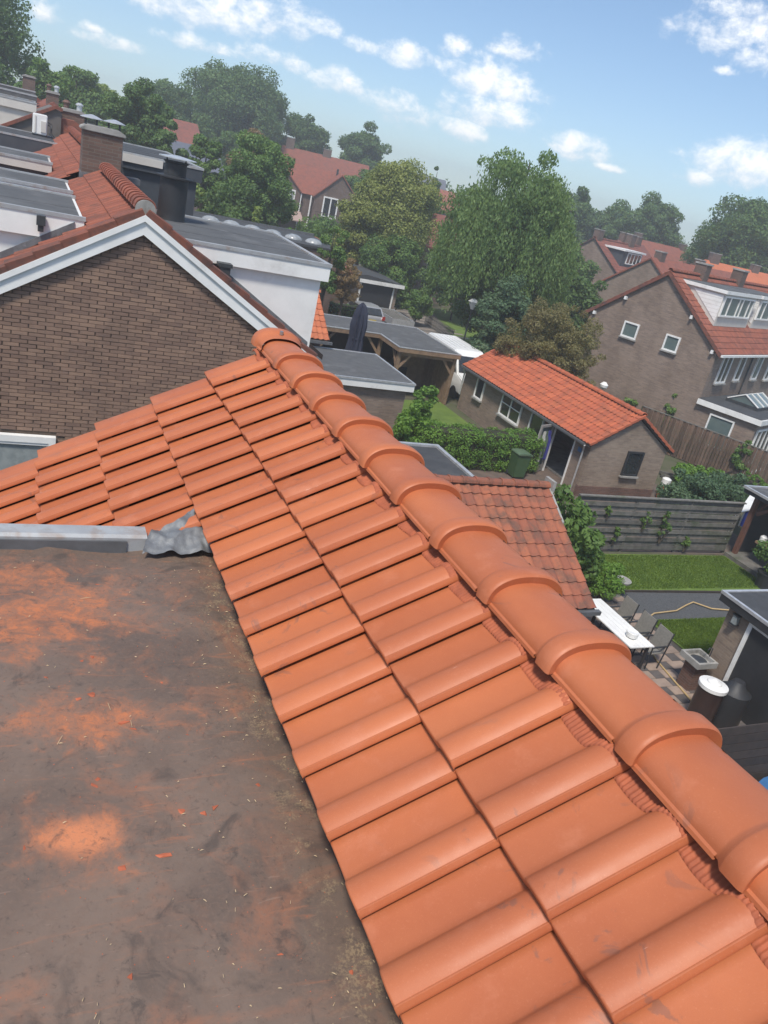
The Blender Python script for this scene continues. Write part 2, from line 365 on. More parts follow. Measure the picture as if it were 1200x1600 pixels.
def np_mesh(name, V, F, m, smooth=False):
    me = bpy.data.meshes.new(name); V = np.asarray(V, np.float32); F = np.asarray(F, np.int32)
    me.vertices.add(len(V)); me.vertices.foreach_set('co', V.ravel())
    k = F.shape[1]; me.loops.add(F.size); me.loops.foreach_set('vertex_index', F.ravel())
    me.polygons.add(len(F)); me.polygons.foreach_set('loop_start', np.arange(0, F.size, k, dtype=np.int32))
    try: me.polygons.foreach_set('loop_total', np.full(len(F), k, np.int32))
    except Exception: pass
    if smooth: me.polygons.foreach_set('use_smooth', np.ones(len(F), bool))
    me.update(calc_edges=True)
    if m: me.materials.append(m)
    return me
def frame(o, up, along):
    """4x4 with local x = up the slope, y = along the eave, z = outward normal"""
    x = Vector(up).normalized(); y = Vector(along).normalized(); z = x.cross(y)
    return Matrix(((x.x, y.x, z.x, o[0]), (x.y, y.y, z.y, o[1]), (x.z, y.z, z.z, o[2]), (0, 0, 0, 1)))
def scatter(name, me, mats4, parent, limit, m, restname, wm=None):
    """copies of one mesh: the nearest as objects, the rest joined into one part of kind stuff"""
    wm = wm or Matrix.Identity(4)
    mats4 = sorted(mats4, key=lambda q: (wm @ q.translation - CAM).length)
    for q in mats4[:limit]: put(name, me, parent, q)
    rest = mats4[limit:]
    if rest:
        V = np.array([v.co[:] for v in me.vertices]); A = []; F = []
        fs = [tuple(p.vertices) for p in me.polygons]
        vs = []; nv = len(V)
        for i, q in enumerate(rest):
            Q = np.array(q); vs.append(V @ Q[:3, :3].T + Q[:3, 3]); F += [tuple(a + i * nv for a in f) for f in fs]
        r = bpy.data.meshes.new(restname); r.from_pydata(np.concatenate(vs).tolist(), [], F); r.materials.append(m)
        sm = [p.use_smooth for p in me.polygons]
        if any(sm): r.polygons.foreach_set('use_smooth', sm * len(rest))
        o = put(restname, r, parent); o['kind'] = 'stuff'
# ---- roof tile meshes (local x up slope, y along eave, z out)
def tile_mesh(name, m, prof, L, th, lift, gauge, smooth=True, nose=.006):
    """prof: list of (y, h); the head lies 'lift' lower than the tail"""
    n = len(prof); V = []; F = []
    sl = lift / gauge
    rows = [(0.0, -th), (0.0, -nose), (nose * .35, -nose * .3), (nose, 0.0), (L, 0.0)]
    for u, dh in rows:
        for y, h in prof: V.append((u, y, h + lift + dh - u * sl))
    for r in range(len(rows) - 1):
        for j in range(n - 1): F.append((r * n + j, r * n + j + 1, (r + 1) * n + j + 1, (r + 1) * n + j))
    mb = MB(); mb.add(V, F); me = bpy.data.meshes.new(name); me.from_pydata(V, [], F); me.materials.append(m)
    b = bmesh.new(); b.from_mesh(me); bmesh.ops.recalc_face_normals(b, faces=b.faces)
    if sum(f.normal.z for f in b.faces) < 0: bmesh.ops.reverse_faces(b, faces=b.faces)
    b.to_mesh(me); b.free()
    if smooth: smooth_by_angle(me, R(50))
    return me
def new_profile(w, far=0.0):
    P = [(w * .5 + .02, -.012), (w * .5 + .012 + far, -.010)] if not far else [(w * .5 + far, -.05), (w * .5 + far, -.004), (w * .5 + far - .012, .004)]
    for t, h in ((0, -.006), (.08, -.008), (.20, -.008), (.32, -.006), (.43, -.003), (.515, .001), (.545, .006), (.57, .0135), (.595, .020), (.64, .0275), (.70, .0335), (.76, .0365), (.82, .037), (.88, .0345), (.935, .0295), (.965, .0255), (.975, .027), (.99, .0265), (1.0, .022)):
        P.append((w * (.5 - t), h))
    P += [(w * -.512, .016), (w * -.518, .011), (w * -.516, .007)]
    return P
def pan_profile(w):   # old S-shaped pantile
    return [(w * (.5 - t), h) for t, h in ((-.03, .0), (.15, -.006), (.32, -.008), (.48, .002), (.62, .022), (.76, .034), (.9, .028), (1.0, .010), (1.03, -.006))]
def rib_profile(w):   # flat interlocking tile with ribs
    return [(w * (.5 - t), h) for t, h in ((-.02, 0), (.12, .0), (.18, .012), (.28, .012), (.34, 0), (.56, 0), (.62, .014), (.72, .014), (.78, 0), (.92, 0), (1.0, .012), (1.04, -.006))]
def roof_field(parent, me, m, eave0, along, up, nu, nv, wu, gv, limit=300, keep=None, wm=None, name='roof_tile', rest='tile_field', jit=.0):
    al = Vector(along).normalized(); u = Vector(up).normalized(); Q = []
    for j in range(nv):
        for i in range(nu):
            if keep and not keep(i, j): continue
            p = Vector(eave0) + al * (wu * (i + .5)) + u * (gv * j)
            q = frame(p, u, al)
            if jit: q = q @ Matrix.Rotation(random.uniform(-jit, jit), 4, 'Z') @ Matrix.Translation((0, 0, random.uniform(-.003, .003)))
            Q.append(q)
    scatter(name, me, Q, parent, limit, m, rest, wm)
def ridge_mesh(name, m, a, b, L, lap=.05, ring=.075, seg=24, t=.015, crease=True):
    """half-round ridge tile, local y along the ridge, collar at y=0"""
    def sec(off, y, e=2.3):
        out = []
        for i in range(seg + 1):
            ph = math.pi * i / seg; c, s_ = math.cos(ph), math.sin(ph)
            x = -math.copysign(abs(c) ** (2 / e), c) * (a + off); z = s_ ** (2 / e) * (b + off)
            if crease and off < .003 and .62 < i / seg < .95: x += .004; z += .001
            out.append((x, y, z - .004 * (i in (0, seg))))
        return out
    S = [sec(-.012, .006), sec(t - .004, 0.0), sec(t, .004), sec(t + .002, .012), sec(t + .002, ring * .9), sec(t - .002, ring), sec(.002, ring + .016), sec(0, ring + .024), sec(-.004, L * .7), sec(-.007, L + lap)]
    V = [p for q in S for p in q]; n = seg + 1
    F = [(r * n + j, r * n + j + 1, (r + 1) * n + j + 1, (r + 1) * n + j) for r in range(len(S) - 1) for j in range(seg)]
    # lower bead on both flanks
    me = bpy.data.meshes.new(name)
    k = len(V)
    for sgn, j in ((-1, 0), (1, seg)):
        for r in (7, 8, 9):
            x, y, z = S[r][j]; V += [(x + sgn * .005, y, z + .004), (x + sgn * .006, y, z - .006), (x - sgn * .004, y, z - .006), (x - sgn * .002, y, z + .010)]
        b0 = k + (0 if sgn < 0 else 12)
        for r in range(2):
            for i in range(4): F.append((b0 + r * 4 + i, b0 + r * 4 + (i + 1) % 4, b0 + (r + 1) * 4 + (i + 1) % 4, b0 + (r + 1) * 4 + i))
    me.from_pydata(V, [], F); me.materials.append(m)
    bm = bmesh.new(); bm.from_mesh(me); bmesh.ops.recalc_face_normals(bm, faces=bm.faces)
    top = max(bm.faces, key=lambda f: f.calc_center_median().z)
    if top.normal.z < 0: bmesh.ops.reverse_faces(bm, faces=bm.faces)
    bm.to_mesh(me); bm.free(); smooth_by_angle(me, R(42)); return me
def window(parent, x0, x1, z0, z1, F4, fm=None, gm=None, t=.06, dep=.07, mull=(), bars=(), sill=True, name='window'):
    """F4: matrix taking local (x right, y outward, z up) into the parent's coordinates"""
    fm = fm or WHITE; gm = gm or GLASS; mb = MB()
    mb.box(x0, x1, -.02, dep, z0, z0 + t); mb.box(x0, x1, -.02, dep, z1 - t, z1)
    mb.box(x0, x0 + t, -.02, dep, z0 + t, z1 - t); mb.box(x1 - t, x1, -.02, dep, z0 + t, z1 - t)
    for q in mull: mb.box(x0 + (x1 - x0) * q - t * .45, x0 + (x1 - x0) * q + t * .45, -.02, dep * .9, z0 + t, z1 - t)
    for q in bars: mb.box(x0 + t, x1 - t, -.02, dep * .8, z0 + (z1 - z0) * q - t * .3, z0 + (z1 - z0) * q + t * .3)
    me = mb.mesh(name, fm); me.transform(F4); w = put(name, me, parent)
    g = MB().box(x0 + t * .5, x1 - t * .5, -.018, .022, z0 + t * .5, z1 - t * .5).mesh('pane', gm); g.transform(F4); put('pane', g, w)
    if sill:
        s_ = MB().box(x0 - .04, x1 + .04, -.02, dep + .06, z0 - .07, z0 - .004).mesh('sill', CONC); s_.transform(F4); put('sill', s_, w)
    return w
def face4(o, right, out):
    r, u = Vector(right), Vector(out); z = Vector((0, 0, 1))
    return Matrix(((r.x, u.x, z.x, o[0]), (r.y, u.y, z.y, o[1]), (r.z, u.z, z.z, o[2]), (0, 0, 0, 1)))

# ------------------------------------------------------------------ ground, lawns, paths
GROUND = mat("ground_soil", (.075, .085, .04), (.10, .088, .06), .35, .95, grime=(.05, .065, .025), gscale=.8)
struct('ground', MB().add([(-250, -120, 0), (450, -120, 0), (450, 480, 0), (-250, 480, 0)], [(0, 1, 2, 3)]), GROUND)
GRASS = mat("lawn_grass", (.125, .195, .03), (.085, .14, .022), 1.6, .9, grime=(.11, .17, .035), gscale=5, bump=.6, bscale=50)
def sheet(name, pts, z, m):
    return struct(name, MB().add([(x, y, z) for x, y in pts], [tuple(range(len(pts)))]), m)
sheet('lawn', [(15.35, 15.0), (22.0, 14.75), (22.1, 17.15), (15.9, 17.2)], .03, GRASS)
sheet('lawn', [(15.55, 13.5), (18.9, 13.45), (18.9, 11.6), (15.62, 11.95)], .03, GRASS)
sheet('lawn', [(13.0, 24.9), (18.4, 24.9), (18.4, 32.2), (13.0, 31.5)], .03, GRASS)
sheet('grass_verge', [(26.6, 46.0), (36, 42), (40, 52), (31, 60)], .012, GRASS)
GRAVEL = mat("gravel", (.10, .105, .11), (.055, .058, .062), 30, .95, bump=.8, bscale=90, detail=9)
sheet('gravel_path', [(14.6, 15.0), (22.3, 14.72), (22.3, 13.45), (15.5, 13.5), (14.9, 13.9)], .018, GRAVEL)
struct('path_edging', MB().bar((15.4, 14.97, .03), (22.0, 14.72, .03), .06, .08), DARKW)
PAVE_BASE = mat("paver_joint", (.07, .063, .055), (.05, .046, .04), 5, .95)
sheet('patio', [(9.6, 6.5), (15.6, 6.5), (15.6, 13.5), (15.3, 15.0), (9.6, 15.0)], .008, PAVE_BASE)
sheet('yard_paving', [(12.0, 17.6), (24.4, 17.2), (24.4, 24.6), (12.0, 24.6)], .006, mat("yard_brick", (.15, .11, .09), (.10, .078, .066), 2.2, .95, grime=(.09, .08, .06), gscale=1.2))
ROADM = mat("street_pavers", (.17, .15, .135), (.12, .108, .10), 1.2, .9, var=.1)
sheet('driveway', [(18.0, 38.5), (30.5, 44), (31, 62), (18.5, 60)], .010, ROADM)
# striped brick path beside the picket fence
st = MB()
for k in range(9):
    y = 48.6 + k * 1.15; st.box(24.9, 29.0, y, y + .42, .012, .02)
o = struct('path_stripe', st, mat("pale_pavers", (.27, .235, .20), (.22, .19, .17), 2, .9)); o['kind'] = 'structure'

# patio pavers, two sizes and two colours
PAV1 = mat("paver_pink", (.31, .235, .19), (.25, .19, .155), 5, .9, var=.14)
PAV2 = mat("paver_dark", (.12, .105, .10), (.09, .08, .078), 5, .9, var=.15)
patio = bpy.data.objects['patio']
pb = MB().box(-.237, .237, -.147, .147, 0, .022).mesh('paver', PAV1, bev=.004)
ps = MB().box(-.147, .147, -.147, .147, 0, .022).mesh('paver', PAV2, bev=.004)
row = 0; y = 8.2
while y < 14.7:
    x = 12.0 - (row % 3) * .26
    i = 0
    while x < 15.4:
        big = (i % 2 == 0); w = .484 if big else .304
        cx = x + w / 2
        if cx > 12.2 and cx < 15.5 - .0 * y:
            put('paver', pb if big else ps, patio, Matrix.Translation((cx, y, .008 + random.uniform(0, .003))))
        x += w; i += 1
    y += .304; row += 1

# grass blades on the lawns
def blades(name, rects, n, h, m):
    rng = np.random.default_rng(3); P = []
    for x0, x1, y0, y1 in rects:
        k = n; P.append(np.stack([rng.uniform(x0, x1, k), rng.uniform(y0, y1, k), np.full(k, .03)], 1))
    P = np.concatenate(P); N = len(P); a = rng.uniform(0, 6.28, N); hh = h * rng.uniform(.5, 1.3, N); w = .012
    dx, dy = np.cos(a), np.sin(a); lean = rng.uniform(-.6, .6, (N, 2)) * hh[:, None]
    V = np.zeros((N, 3, 3)); V[:, 0] = P + np.stack([dx * w, dy * w, 0 * a], 1); V[:, 1] = P - np.stack([dx * w, dy * w, 0 * a], 1)
    V[:, 2] = P + np.stack([lean[:, 0], lean[:, 1], hh], 1)
    o = put(name, np_mesh(name, V.reshape(-1, 3), np.arange(N * 3).reshape(-1, 3), m)); tag(o, 'short green grass of the garden lawns', 'grass', kind='stuff')
GBL = leaf_mat("grass_blade", (.15, .23, .035), (.095, .16, .025), .3, 1.2)
blades('grass', [(15.7, 22.0, 15.05, 17.1), (15.65, 18.85, 11.9, 13.45)], 26000, .05, GBL)

# ------------------------------------------------------------------ our own house
PITCH = R(32.5); TP = math.tan(PITCH); CP, SP = math.cos(PITCH), math.sin(PITCH)
RX, GY = 1.445, 4.62
own = thing('terraced_house', 'house with freshly laid bright orange roof tiles and dusty flat dormer roof', 'house', (RX, 0, 0))
body = MB()
body.prism([(-3.4, -6, 0), (6.0, -6, 0), (6.0, -6, 4.9), (1.465, -6, 8.06), (-3.4, -6, 5.0)], (0, 10.45, 0)); body.obj('wall', BRW, own)
# roof underlay (both slopes) and flat dormer roof
PITCH_R = R(36); TPR = math.tan(PITCH_R)
z0 = lambda x: 8.130 + TP * (x - 1.3035)
roof = MB()
roof.prism([(.79, -6, z0(.79) - .03), (RX, -6, z0(RX) - .03), (RX, -6, z0(RX) - .12), (.79, -6, z0(.79) - .12)], (0, 10.55, 0))
roof.prism([(-3.6, 3.03, z0(-3.6) - .03), (.79, 3.03, z0(.79) - .03), (.79, 3.03, z0(.79) - .12), (-3.6, 3.03, z0(-3.6) - .12)], (0, 1.52, 0))
roof.prism([(RX, -6, z0(RX) - .035), (6.2, -6, z0(RX) - .035 - (6.2 - RX) * TPR), (6.2, -6, z0(RX) - .15 - (6.2 - RX) * TPR), (RX, -6, z0(RX) - .15)], (0, 10.55, 0))
roof_o = roof.obj('roof', mat("underlay", (.06, .045, .04), (.04, .03, .028), 6, .9), own)
W, G = .219, .351
tm = tile_mesh('roof_tile', CLAY, new_profile(W), .43, .033, .040, G)
tm1 = tile_mesh('roof_tile', CLAY, new_profile(W), .362, .033, .040, G); tmv1 = tile_mesh('roof_tile', CLAY, new_profile(W, .075), .362, .033, .040, G)
tmr = tile_mesh('roof_tile', CLAY, new_profile(W), .20, .033, .040, G)
tmv = tile_mesh('roof_tile', CLAY, new_profile(W, .075), .43, .033, .040, G)
up = (CP, 0, SP); Q = []
def own_tiles(lo, hi, course, me, dest):
    for k in range(lo, hi):
        x = .75 + course * G * CP; y = .609 + W * k + W * .525
        q = frame((x, y, z0(x)), up, (0, 1, 0)) @ Matrix.Rotation(random.uniform(-.004, .004), 4, 'Z') @ Matrix.Translation((random.uniform(-.002, .002), 0, random.uniform(-.0015, .0015)))
        put('roof_tile', me, roof_o, q)
own_tiles(-13, 17, 0, tm, roof_o); own_tiles(17, 18, 0, tmv, roof_o); own_tiles(-13, 17, 1, tm1, roof_o); own_tiles(17, 18, 1, tmv1, roof_o)
for c in (-1, -2, -3, -4, -5): own_tiles(11, 17, c, tm, roof_o); own_tiles(17, 18, c, tmv, roof_o)
# right-hand slope
XR0 = 2 * RX - 1.335
upr = (-math.cos(PITCH_R), 0, math.sin(PITCH_R))
for c in range(9):
    for k in range(-6, 18):
        if c > 4 and (k < 2): continue
        x = XR0 + .04 + (c + .62) * G * math.cos(PITCH_R); y = .609 + W * k + W * .5
        q = frame((x, y, z0(RX) - (x - RX) * TPR), upr, (0, -1, 0))
        put('roof_tile', tm if c else tmr, roof_o, q)
# ridge tiles with screws
RL = .3475
rm = ridge_mesh('ridge_tile', CLAY, .124, .076, RL, ring=.062, t=.018)
scr = MB().lathe([(.009, 0), (.009, .003), (.004, .004)], n=10).mesh('screw', STEEL)
hole = MB().lathe([(.007, 0), (.007, .0015)], n=10).mesh('nail_hole', DARKW)
for k in range(-6, 11):
    y = .674 + RL * k
    rt = put('ridge_tile', rm, own, Matrix.Translation((RX + random.uniform(-.003, .003), y, 8.200)) @ Matrix.Rotation(random.uniform(-.006, .006), 4, 'Z') @ Matrix.Rotation(-.012, 4, 'X'))
    rt.matrix_parent_inverse = WORLD[own.name]
    for xx, yy, zz in ((.083, .13, .0612), (.087, .30, .0562)): put('nail_hole', hole, rt, Matrix.Translation((xx, yy, zz)) @ Matrix.Rotation(.75, 4, 'Y'))
# closed starter cap at the gable
cap = ridge_mesh('ridge_end', CLAY, .133, .088, .18, lap=.0, ring=.09)
ce = put('ridge_end', cap, own, Matrix.Translation((RX, 4.70, 8.200)) @ Matrix.Rotation(math.pi, 4, 'Z')); ce.matrix_parent_inverse = WORLD[own.name]
ec = MB(); n = 18
ring = [(RX - math.cos(math.pi * i / n) * .131, 4.695, 8.200 + math.sin(math.pi * i / n) * .084) for i in range(n + 1)]
ec.prism(ring, (0, -.01, 0)); put('end_plate', ec.mesh('end_plate', CLAY), ce).matrix_parent_inverse = ce.matrix_basis.inverted()
put('screw', MB().lathe([(.012, 0), (.012, .02), (.005, .024)], n=10).mesh('screw', STEEL), ce, Matrix.Translation((0, .11, .089)))
# pleated ridge roll under the caps
def ridge_roll(side):
    ys = np.arange(-1.6, 4.66, .003); prof = new_profile(W)
    py = np.array([p[0] for p in prof][::-1]); ph = np.array([p[1] for p in prof][::-1])
    loc = ((ys - (.609 + W * .525)) + W * .5) % W - W * .5
    hh = np.interp(loc, py[2:], ph[2:])
    # dip a little sharper than the tile, like dressed lead foil
    pl = .0022 * np.sign(np.sin(ys * 2 * math.pi / .013))
    V = []; xs = np.array([1.305, 1.307, 1.314, 1.328, 1.36])
    wob = .004 * np.sin(ys * 9) + .003 * np.sin(ys * 31)
    for i, x in enumerate(xs):
        X = x + (wob if i < 2 else 0) + 0 * ys
        if side < 0: zz = 8.130 + TP * (X - 1.3035) + hh * (1 if i < 3 else .8) + .012 + (pl if i else pl - .006)
        else:
            Xr = 2 * RX - X; zz = z0(RX) - (Xr - RX) * TPR + hh[::-1] + .014 + (pl if i else pl - .006); X = Xr
        V.append(np.stack([X, ys, zz], 1))
    V = np.stack(V, 1); n, m_ = V.shape[:2]; idx = np.arange(n * m_).reshape(n, m_)
    F = np.stack([idx[:-1, :-1], idx[1:, :-1], idx[1:, 1:], idx[:-1, 1:]], -1).reshape(-1, 4)
    put('ridge_roll', np_mesh('ridge_roll', V.reshape(-1, 3), F, ROLL), own)
ridge_roll(-1); ridge_roll(1)
# flat dormer roof: membrane sheet with soft swells
nx, ny = 80, 110; xs = np.linspace(-3.2, .93, nx); ys = np.linspace(-5.8, 2.99, ny); V = []
for y in ys:
    for x in xs:
        z = 7.68 + .006 * math.sin(x * 2.3 + y * 1.1) + .004 * math.sin(y * 3.7 - x * 1.9)
        z += .035 * max(0, 1 - (2.99 - y) / .10) * (.5 + .5 * math.sin(x * 9 + 1.2)) * (1 if x > .1 else .3)
        z += .03 * max(0, (x - .80) / .1)
        V.append((x, y, z))
F = [(j * nx + i, j * nx + i + 1, (j + 1) * nx + i + 1, (j + 1) * nx + i) for j in range(ny - 1) for i in range(nx - 1)]
fr = put('flat_roof', np_mesh('flat_roof', V, F, MEMB, True), own)
own_d = MB().box(-3.2, .9, -5.8, 2.99, 5.2, 7.62); own_d.obj('dormer', CREAM, own)
def swell(x, y): return 7.68 + .006 * math.sin(x * 2.3 + y * 1.1) + .004 * math.sin(y * 3.7 - x * 1.9)
for ys_ in (.35,):
    V = []; xx = np.linspace(-3.1, .84, 70)
    for x in xx:
        y = ys_ + .006 * math.sin(x * 5); V += [(x, y, swell(x, y) - .001), (x, y + .002, swell(x, y) + .0026), (x, y + .05, swell(x, y + .05) + .0004)]
    F = [(3 * i + a, 3 * i + 3 + a, 3 * i + 4 + a, 3 * i + 1 + a) for i in range(len(xx) - 1) for a in (0, 1)]
    put('membrane_seam', np_mesh('membrane_seam', V, F, MEMB), own)
# zinc roof edge
ze = MB(); ze.prism([(-3.2, 2.985, 7.66), (-3.2, 2.985, 7.735), (-3.2, 3.0, 7.745), (-3.2, 3.075, 7.745), (-3.2, 3.085, 7.70), (-3.2, 3.085, 7.55)], (3.72, 0, 0))
zo = ze.obj('roof_edge_trim', ZINC, own)
sk = MB().prism([(-3.2, 2.975, 7.655), (-3.2, 2.975, 7.725), (-3.2, 2.984, 7.725), (-3.2, 2.984, 7.655)], (3.64, 0, 0)); sk.obj('trim_upstand', ZINCD, own)
# crumpled lead flashing in the corner
nu, nv = 46, 34; V = []
from mathutils import noise as mnoise
for j in range(nv):
    for i in range(nu):
        u, v = i / (nu - 1), j / (nv - 1)
        x = .49 + .34 * u + .05 * v * (1 - u); y = 2.91 + .27 * v * (.4 + .6 * u) + .012 * math.sin(11 * u) * v
        z = 7.692 + .055 * v + .085 * v * u + .02 * u * (1 - v)
        k = .022 * (1 - abs(mnoise.noise(Vector((x * 9 + y * 6, y * 11, 4)))) * 2.4) + .008 * mnoise.noise(Vector((x * 34, y * 30, 2)))
        V.append((x + mnoise.noise(Vector((y * 16, x * 16, 9))) * .012, y + .008 * mnoise.noise(Vector((x * 25, 3, y * 25))), z + k))
F = [(j * nu + i, j * nu + i + 1, (j + 1) * nu + i + 1, (j + 1) * nu + i) for j in range(nv - 1) for i in range(nu - 1)]
put('lead_flashing', np_mesh('lead_flashing', V, F, LEAD, True), own)

# broken bits of tile and straw on the flat roof
SHARD = mat("tile_shard", (.44, .12, .055), (.36, .095, .05), 20, .85, var=.2)
def shard_mesh(seed):
    r = random.Random(seed); b = bmesh.new()
    for _ in range(11): b.verts.new((r.gauss(0, .5), r.gauss(0, .32), r.uniform(0, .32)))
    bmesh.ops.convex_hull(b, input=b.verts); 
    lo = min(v.co.z for v in b.verts)
    for v in b.verts: v.co.z -= lo
    me = bpy.data.meshes.new('tile_shard'); b.to_mesh(me); b.free(); me.materials.append(SHARD); return me
shm = [shard_mesh(i) for i in range(6)]
SH = [(.244, 2.06, .017, 'largest shard beside a pale splinter'), (.325, 1.92, .018, 'shard lying with a smaller one against it'), (.352, 1.89, .011, ''), (.208, 2.04, .011, ''), (.52, 1.555, .018, 'curved shard near the two small crumbs'), (.49, 1.54, .012, ''),
      (.436, 1.56, .014, ''), (.372, 1.42, .020, 'flat shard apart on the grey patch'), (.225, 1.68, .012, ''), (.238, 1.70, .009, ''), (.12, 2.15, .010, ''), (.26, 2.25, .010, ''), (.23, 2.23, .009, ''),
      (.31, 2.72, .009, ''), (.06, 1.5, .008, ''), (.66, 1.62, .009, ''), (.5, 1.85, .008, ''), (.26, 1.12, .010, ''), (.72, 1.02, .009, ''), (.1, 2.42, .008, ''), (.58, 1.10, .008, ''), (.27, 1.40, .012, ''), (.33, 1.66, .008, ''), (.46, 2.1, .007, '')]
for i, (x, y, s_, lb) in enumerate(SH):
    q = Matrix.Translation((x, y, 7.679 + .006 * math.sin(x * 2.3 + y * 1.1) + .004 * math.sin(y * 3.7 - x * 1.9))) @ Matrix.Rotation(random.uniform(0, 6), 4, 'Z') @ Matrix.Scale(s_, 4)
    o = put('tile_shard', shm[i % 6], None, q)
    big = s_ > .0165
    tag(o, ('orange broken tile ' + lb) if lb else 'small crumb of orange broken tile on the flat roof', 'tile shard', 'broken tile bits on the flat roof')
STRAW = mat("straw", (.55, .42, .26), (.42, .31, .18), 30, .8, var=.2)
V = []; F = []
rr = random.Random(11)
for i in range(260):
    x = .86 - abs(rr.gauss(0, .20)); y = rr.uniform(.5, 2.9)
    if i > 170: x = rr.uniform(-.1, .85)
    if i > 252: l = rr.uniform(.012, .022)
    else: l = rr.uniform(.0015, .006)
    a = rr.uniform(0, 6.28); w = rr.uniform(.0004, .0008); z = 7.686 + .006 * math.sin(x * 2.3 + y * 1.1) + .004 * math.sin(y * 3.7 - x * 1.9)
    dx, dy = math.cos(a) * l, math.sin(a) * l; ex, ey = -math.sin(a) * w, math.cos(a) * w; k = len(V)
    V += [(x - dx - ex, y - dy - ey, z), (x + dx - ex, y + dy - ey, z), (x, y, z + .003), (x + dx + ex, y + dy + ey, z), (x - dx + ex, y - dy + ey, z)]
    F += [(k, k + 1, k + 2), (k + 1, k + 3, k + 2), (k + 3, k + 4, k + 2), (k + 4, k, k + 2)]
o = put('straw', np_mesh('straw', V, F, STRAW)); tag(o, 'pale straw and wood splinters strewn beside the new tiles', 'straw', kind='stuff')
rr = random.Random(4)
V = []; F = []
for i in range(900):
    x = rr.uniform(-.15, .85); y = rr.uniform(.55, 2.95); s_ = rr.uniform(.0008, .003); z = 7.679 + .006 * math.sin(x * 2.3 + y * 1.1) + .004 * math.sin(y * 3.7 - x * 1.9); k = len(V)
    V += [(x - s_, y, z), (x + s_ * .5, y - s_, z), (x + s_ * .6, y + s_, z), (x, y, z + s_ * 1.2)]; F += [(k, k + 1, k + 3), (k + 1, k + 2, k + 3), (k + 2, k, k + 3)]
o = put('tile_grit', np_mesh('tile_grit', V, F, SHARD)); tag(o, 'fine orange tile grit scattered over the flat roof', 'grit', kind='stuff')

# ------------------------------------------------------------------ neighbouring row of houses
def brick_wall(parent, u0, v0, u1, v1, F4, keep, limit, bw=.196, bh=.045, j=.0075, holes=()):
    """bricks laid in stretcher bond; local x along, y outward, z up"""
    me = MB().box(-bw / 2, bw / 2, -.02, .0055, 0, bh).mesh('brick', BRK, bev=0); Q = []
    r = 0; v = v0
    while v < v1:
        u = u0 - (bw / 2 if r % 2 else 0)
        while u < u1:
            c = u + bw / 2
            if keep(c, v + bh / 2):
                Q.append(F4 @ Matrix.Translation((c, random.uniform(-.0025, .0025), v + random.uniform(-.0015, .0015))) @ Matrix.Rotation(random.uniform(-.008, .008), 4, 'Y') @ Matrix.Diagonal((random.uniform(.94, 1.02), 1, random.uniform(.92, 1.04), 1)))
            u += bw + j
        v += bh + j; r += 1
    scatter('brick', me, Q, parent, limit, BRK, 'brick_field')
def verge_line(parent, p, q, n, m, w=.16, h=.13, name='verge_tile', out=(0, -1, 0)):
    """overlapping verge tiles from p (low) to q (high)"""
    p, q = Vector(p), Vector(q); d = (q - p); L = d.length / n; d.normalize(); o = Vector(out)
    nn = d.cross(o).normalized()
    if nn.z < 0: nn = -nn
    V = []
    for x, k in ((0.0, .028), (L * 1.03, .0)):
        V += [d * x + nn * (k - h) + o * .0, d * x + nn * (k - h) + o * .03, d * x + nn * k + o * .03, d * x + nn * (k + .014) - o * .01, d * x + nn * (k + .012) - o * w, d * x + nn * (k - .02) - o * w]
    mb = MB(); mb.add(V, [(0, 1, 2, 3, 4, 5)[::-1], (6, 7, 8, 9, 10, 11)] + [(i, (i + 1) % 6, 6 + (i + 1) % 6, 6 + i) for i in range(6)])
    me = mb.mesh(name, m)
    for i in range(n): put(name, me, parent, Matrix.Translation(p + d * (L * i)))
NX = 1.465
NP = R(31.5); NT_, NC, NS = math.tan(NP), math.cos(NP), math.sin(NP)
NY0, NRZ = 11.16, 8.17
nz = lambda x, top=NRZ: top - abs(x - NX) * NT_
nh = thing('terraced_house', 'brown brick gable house with white bargeboards and weathered red tiles', 'house', (NX, NY0, 0))
wl = MB().prism([(-3.6, NY0 + .04, 0), (4.0, NY0 + .04, 0), (4.0, NY0 + .04, nz(4.0) - .2), (NX, NY0 + .04, NRZ - .2), (-3.6, NY0 + .04, nz(-3.6) - .2)], (0, 6.7, 0)).obj('wall', MORT, nh)
FW = face4((0, NY0 + .03, 0), (1, 0, 0), (0, -1, 0))
keepw = lambda u, v: v < nz(u) - .16 and not (u < .62 and 4.0 < v < 5.08)
brick_wall(wl, -3.5, .3, 3.9, 8.2, FW, lambda u, v: keepw(u, v) and (v > 3.6), 300)
MB().box(-3.55, 3.98, NY0 - .005, NY0 + .045, 0, 3.58).obj('lower_wall', BRW, nh)
window(nh, -1.6, .56, 4.0, 5.03, face4((0, NY0 - .01, 0), (1, 0, 0), (0, -1, 0)), gm=CURT, t=.09, bars=(.9,))
rf = MB().prism([(-3.9, NY0 + .04, nz(-3.9) - .03), (NX, NY0 + .04, NRZ - .03), (4.12, NY0 + .04, nz(4.12) - .03), (4.12, NY0 + .04, nz(4.12) - .16), (NX, NY0 + .04, NRZ - .16), (-3.9, NY0 + .04, nz(-3.9) - .16)], (0, 6.7, 0)).obj('roof', DARKW, nh)
ot = tile_mesh('roof_tile', OLD1, rib_profile(.21), .40, .018, .030, .335)
roof_field(rf, ot, OLD1, (NX - .335 * 14 * NC - .06, NY0 + .16, nz(NX - .335 * 14 * NC - .06)), (0, 1, 0), (NC, 0, NS), 31, 14, .21, .335, 260, lambda i, j: j > 7 or i < 5, jit=.006)
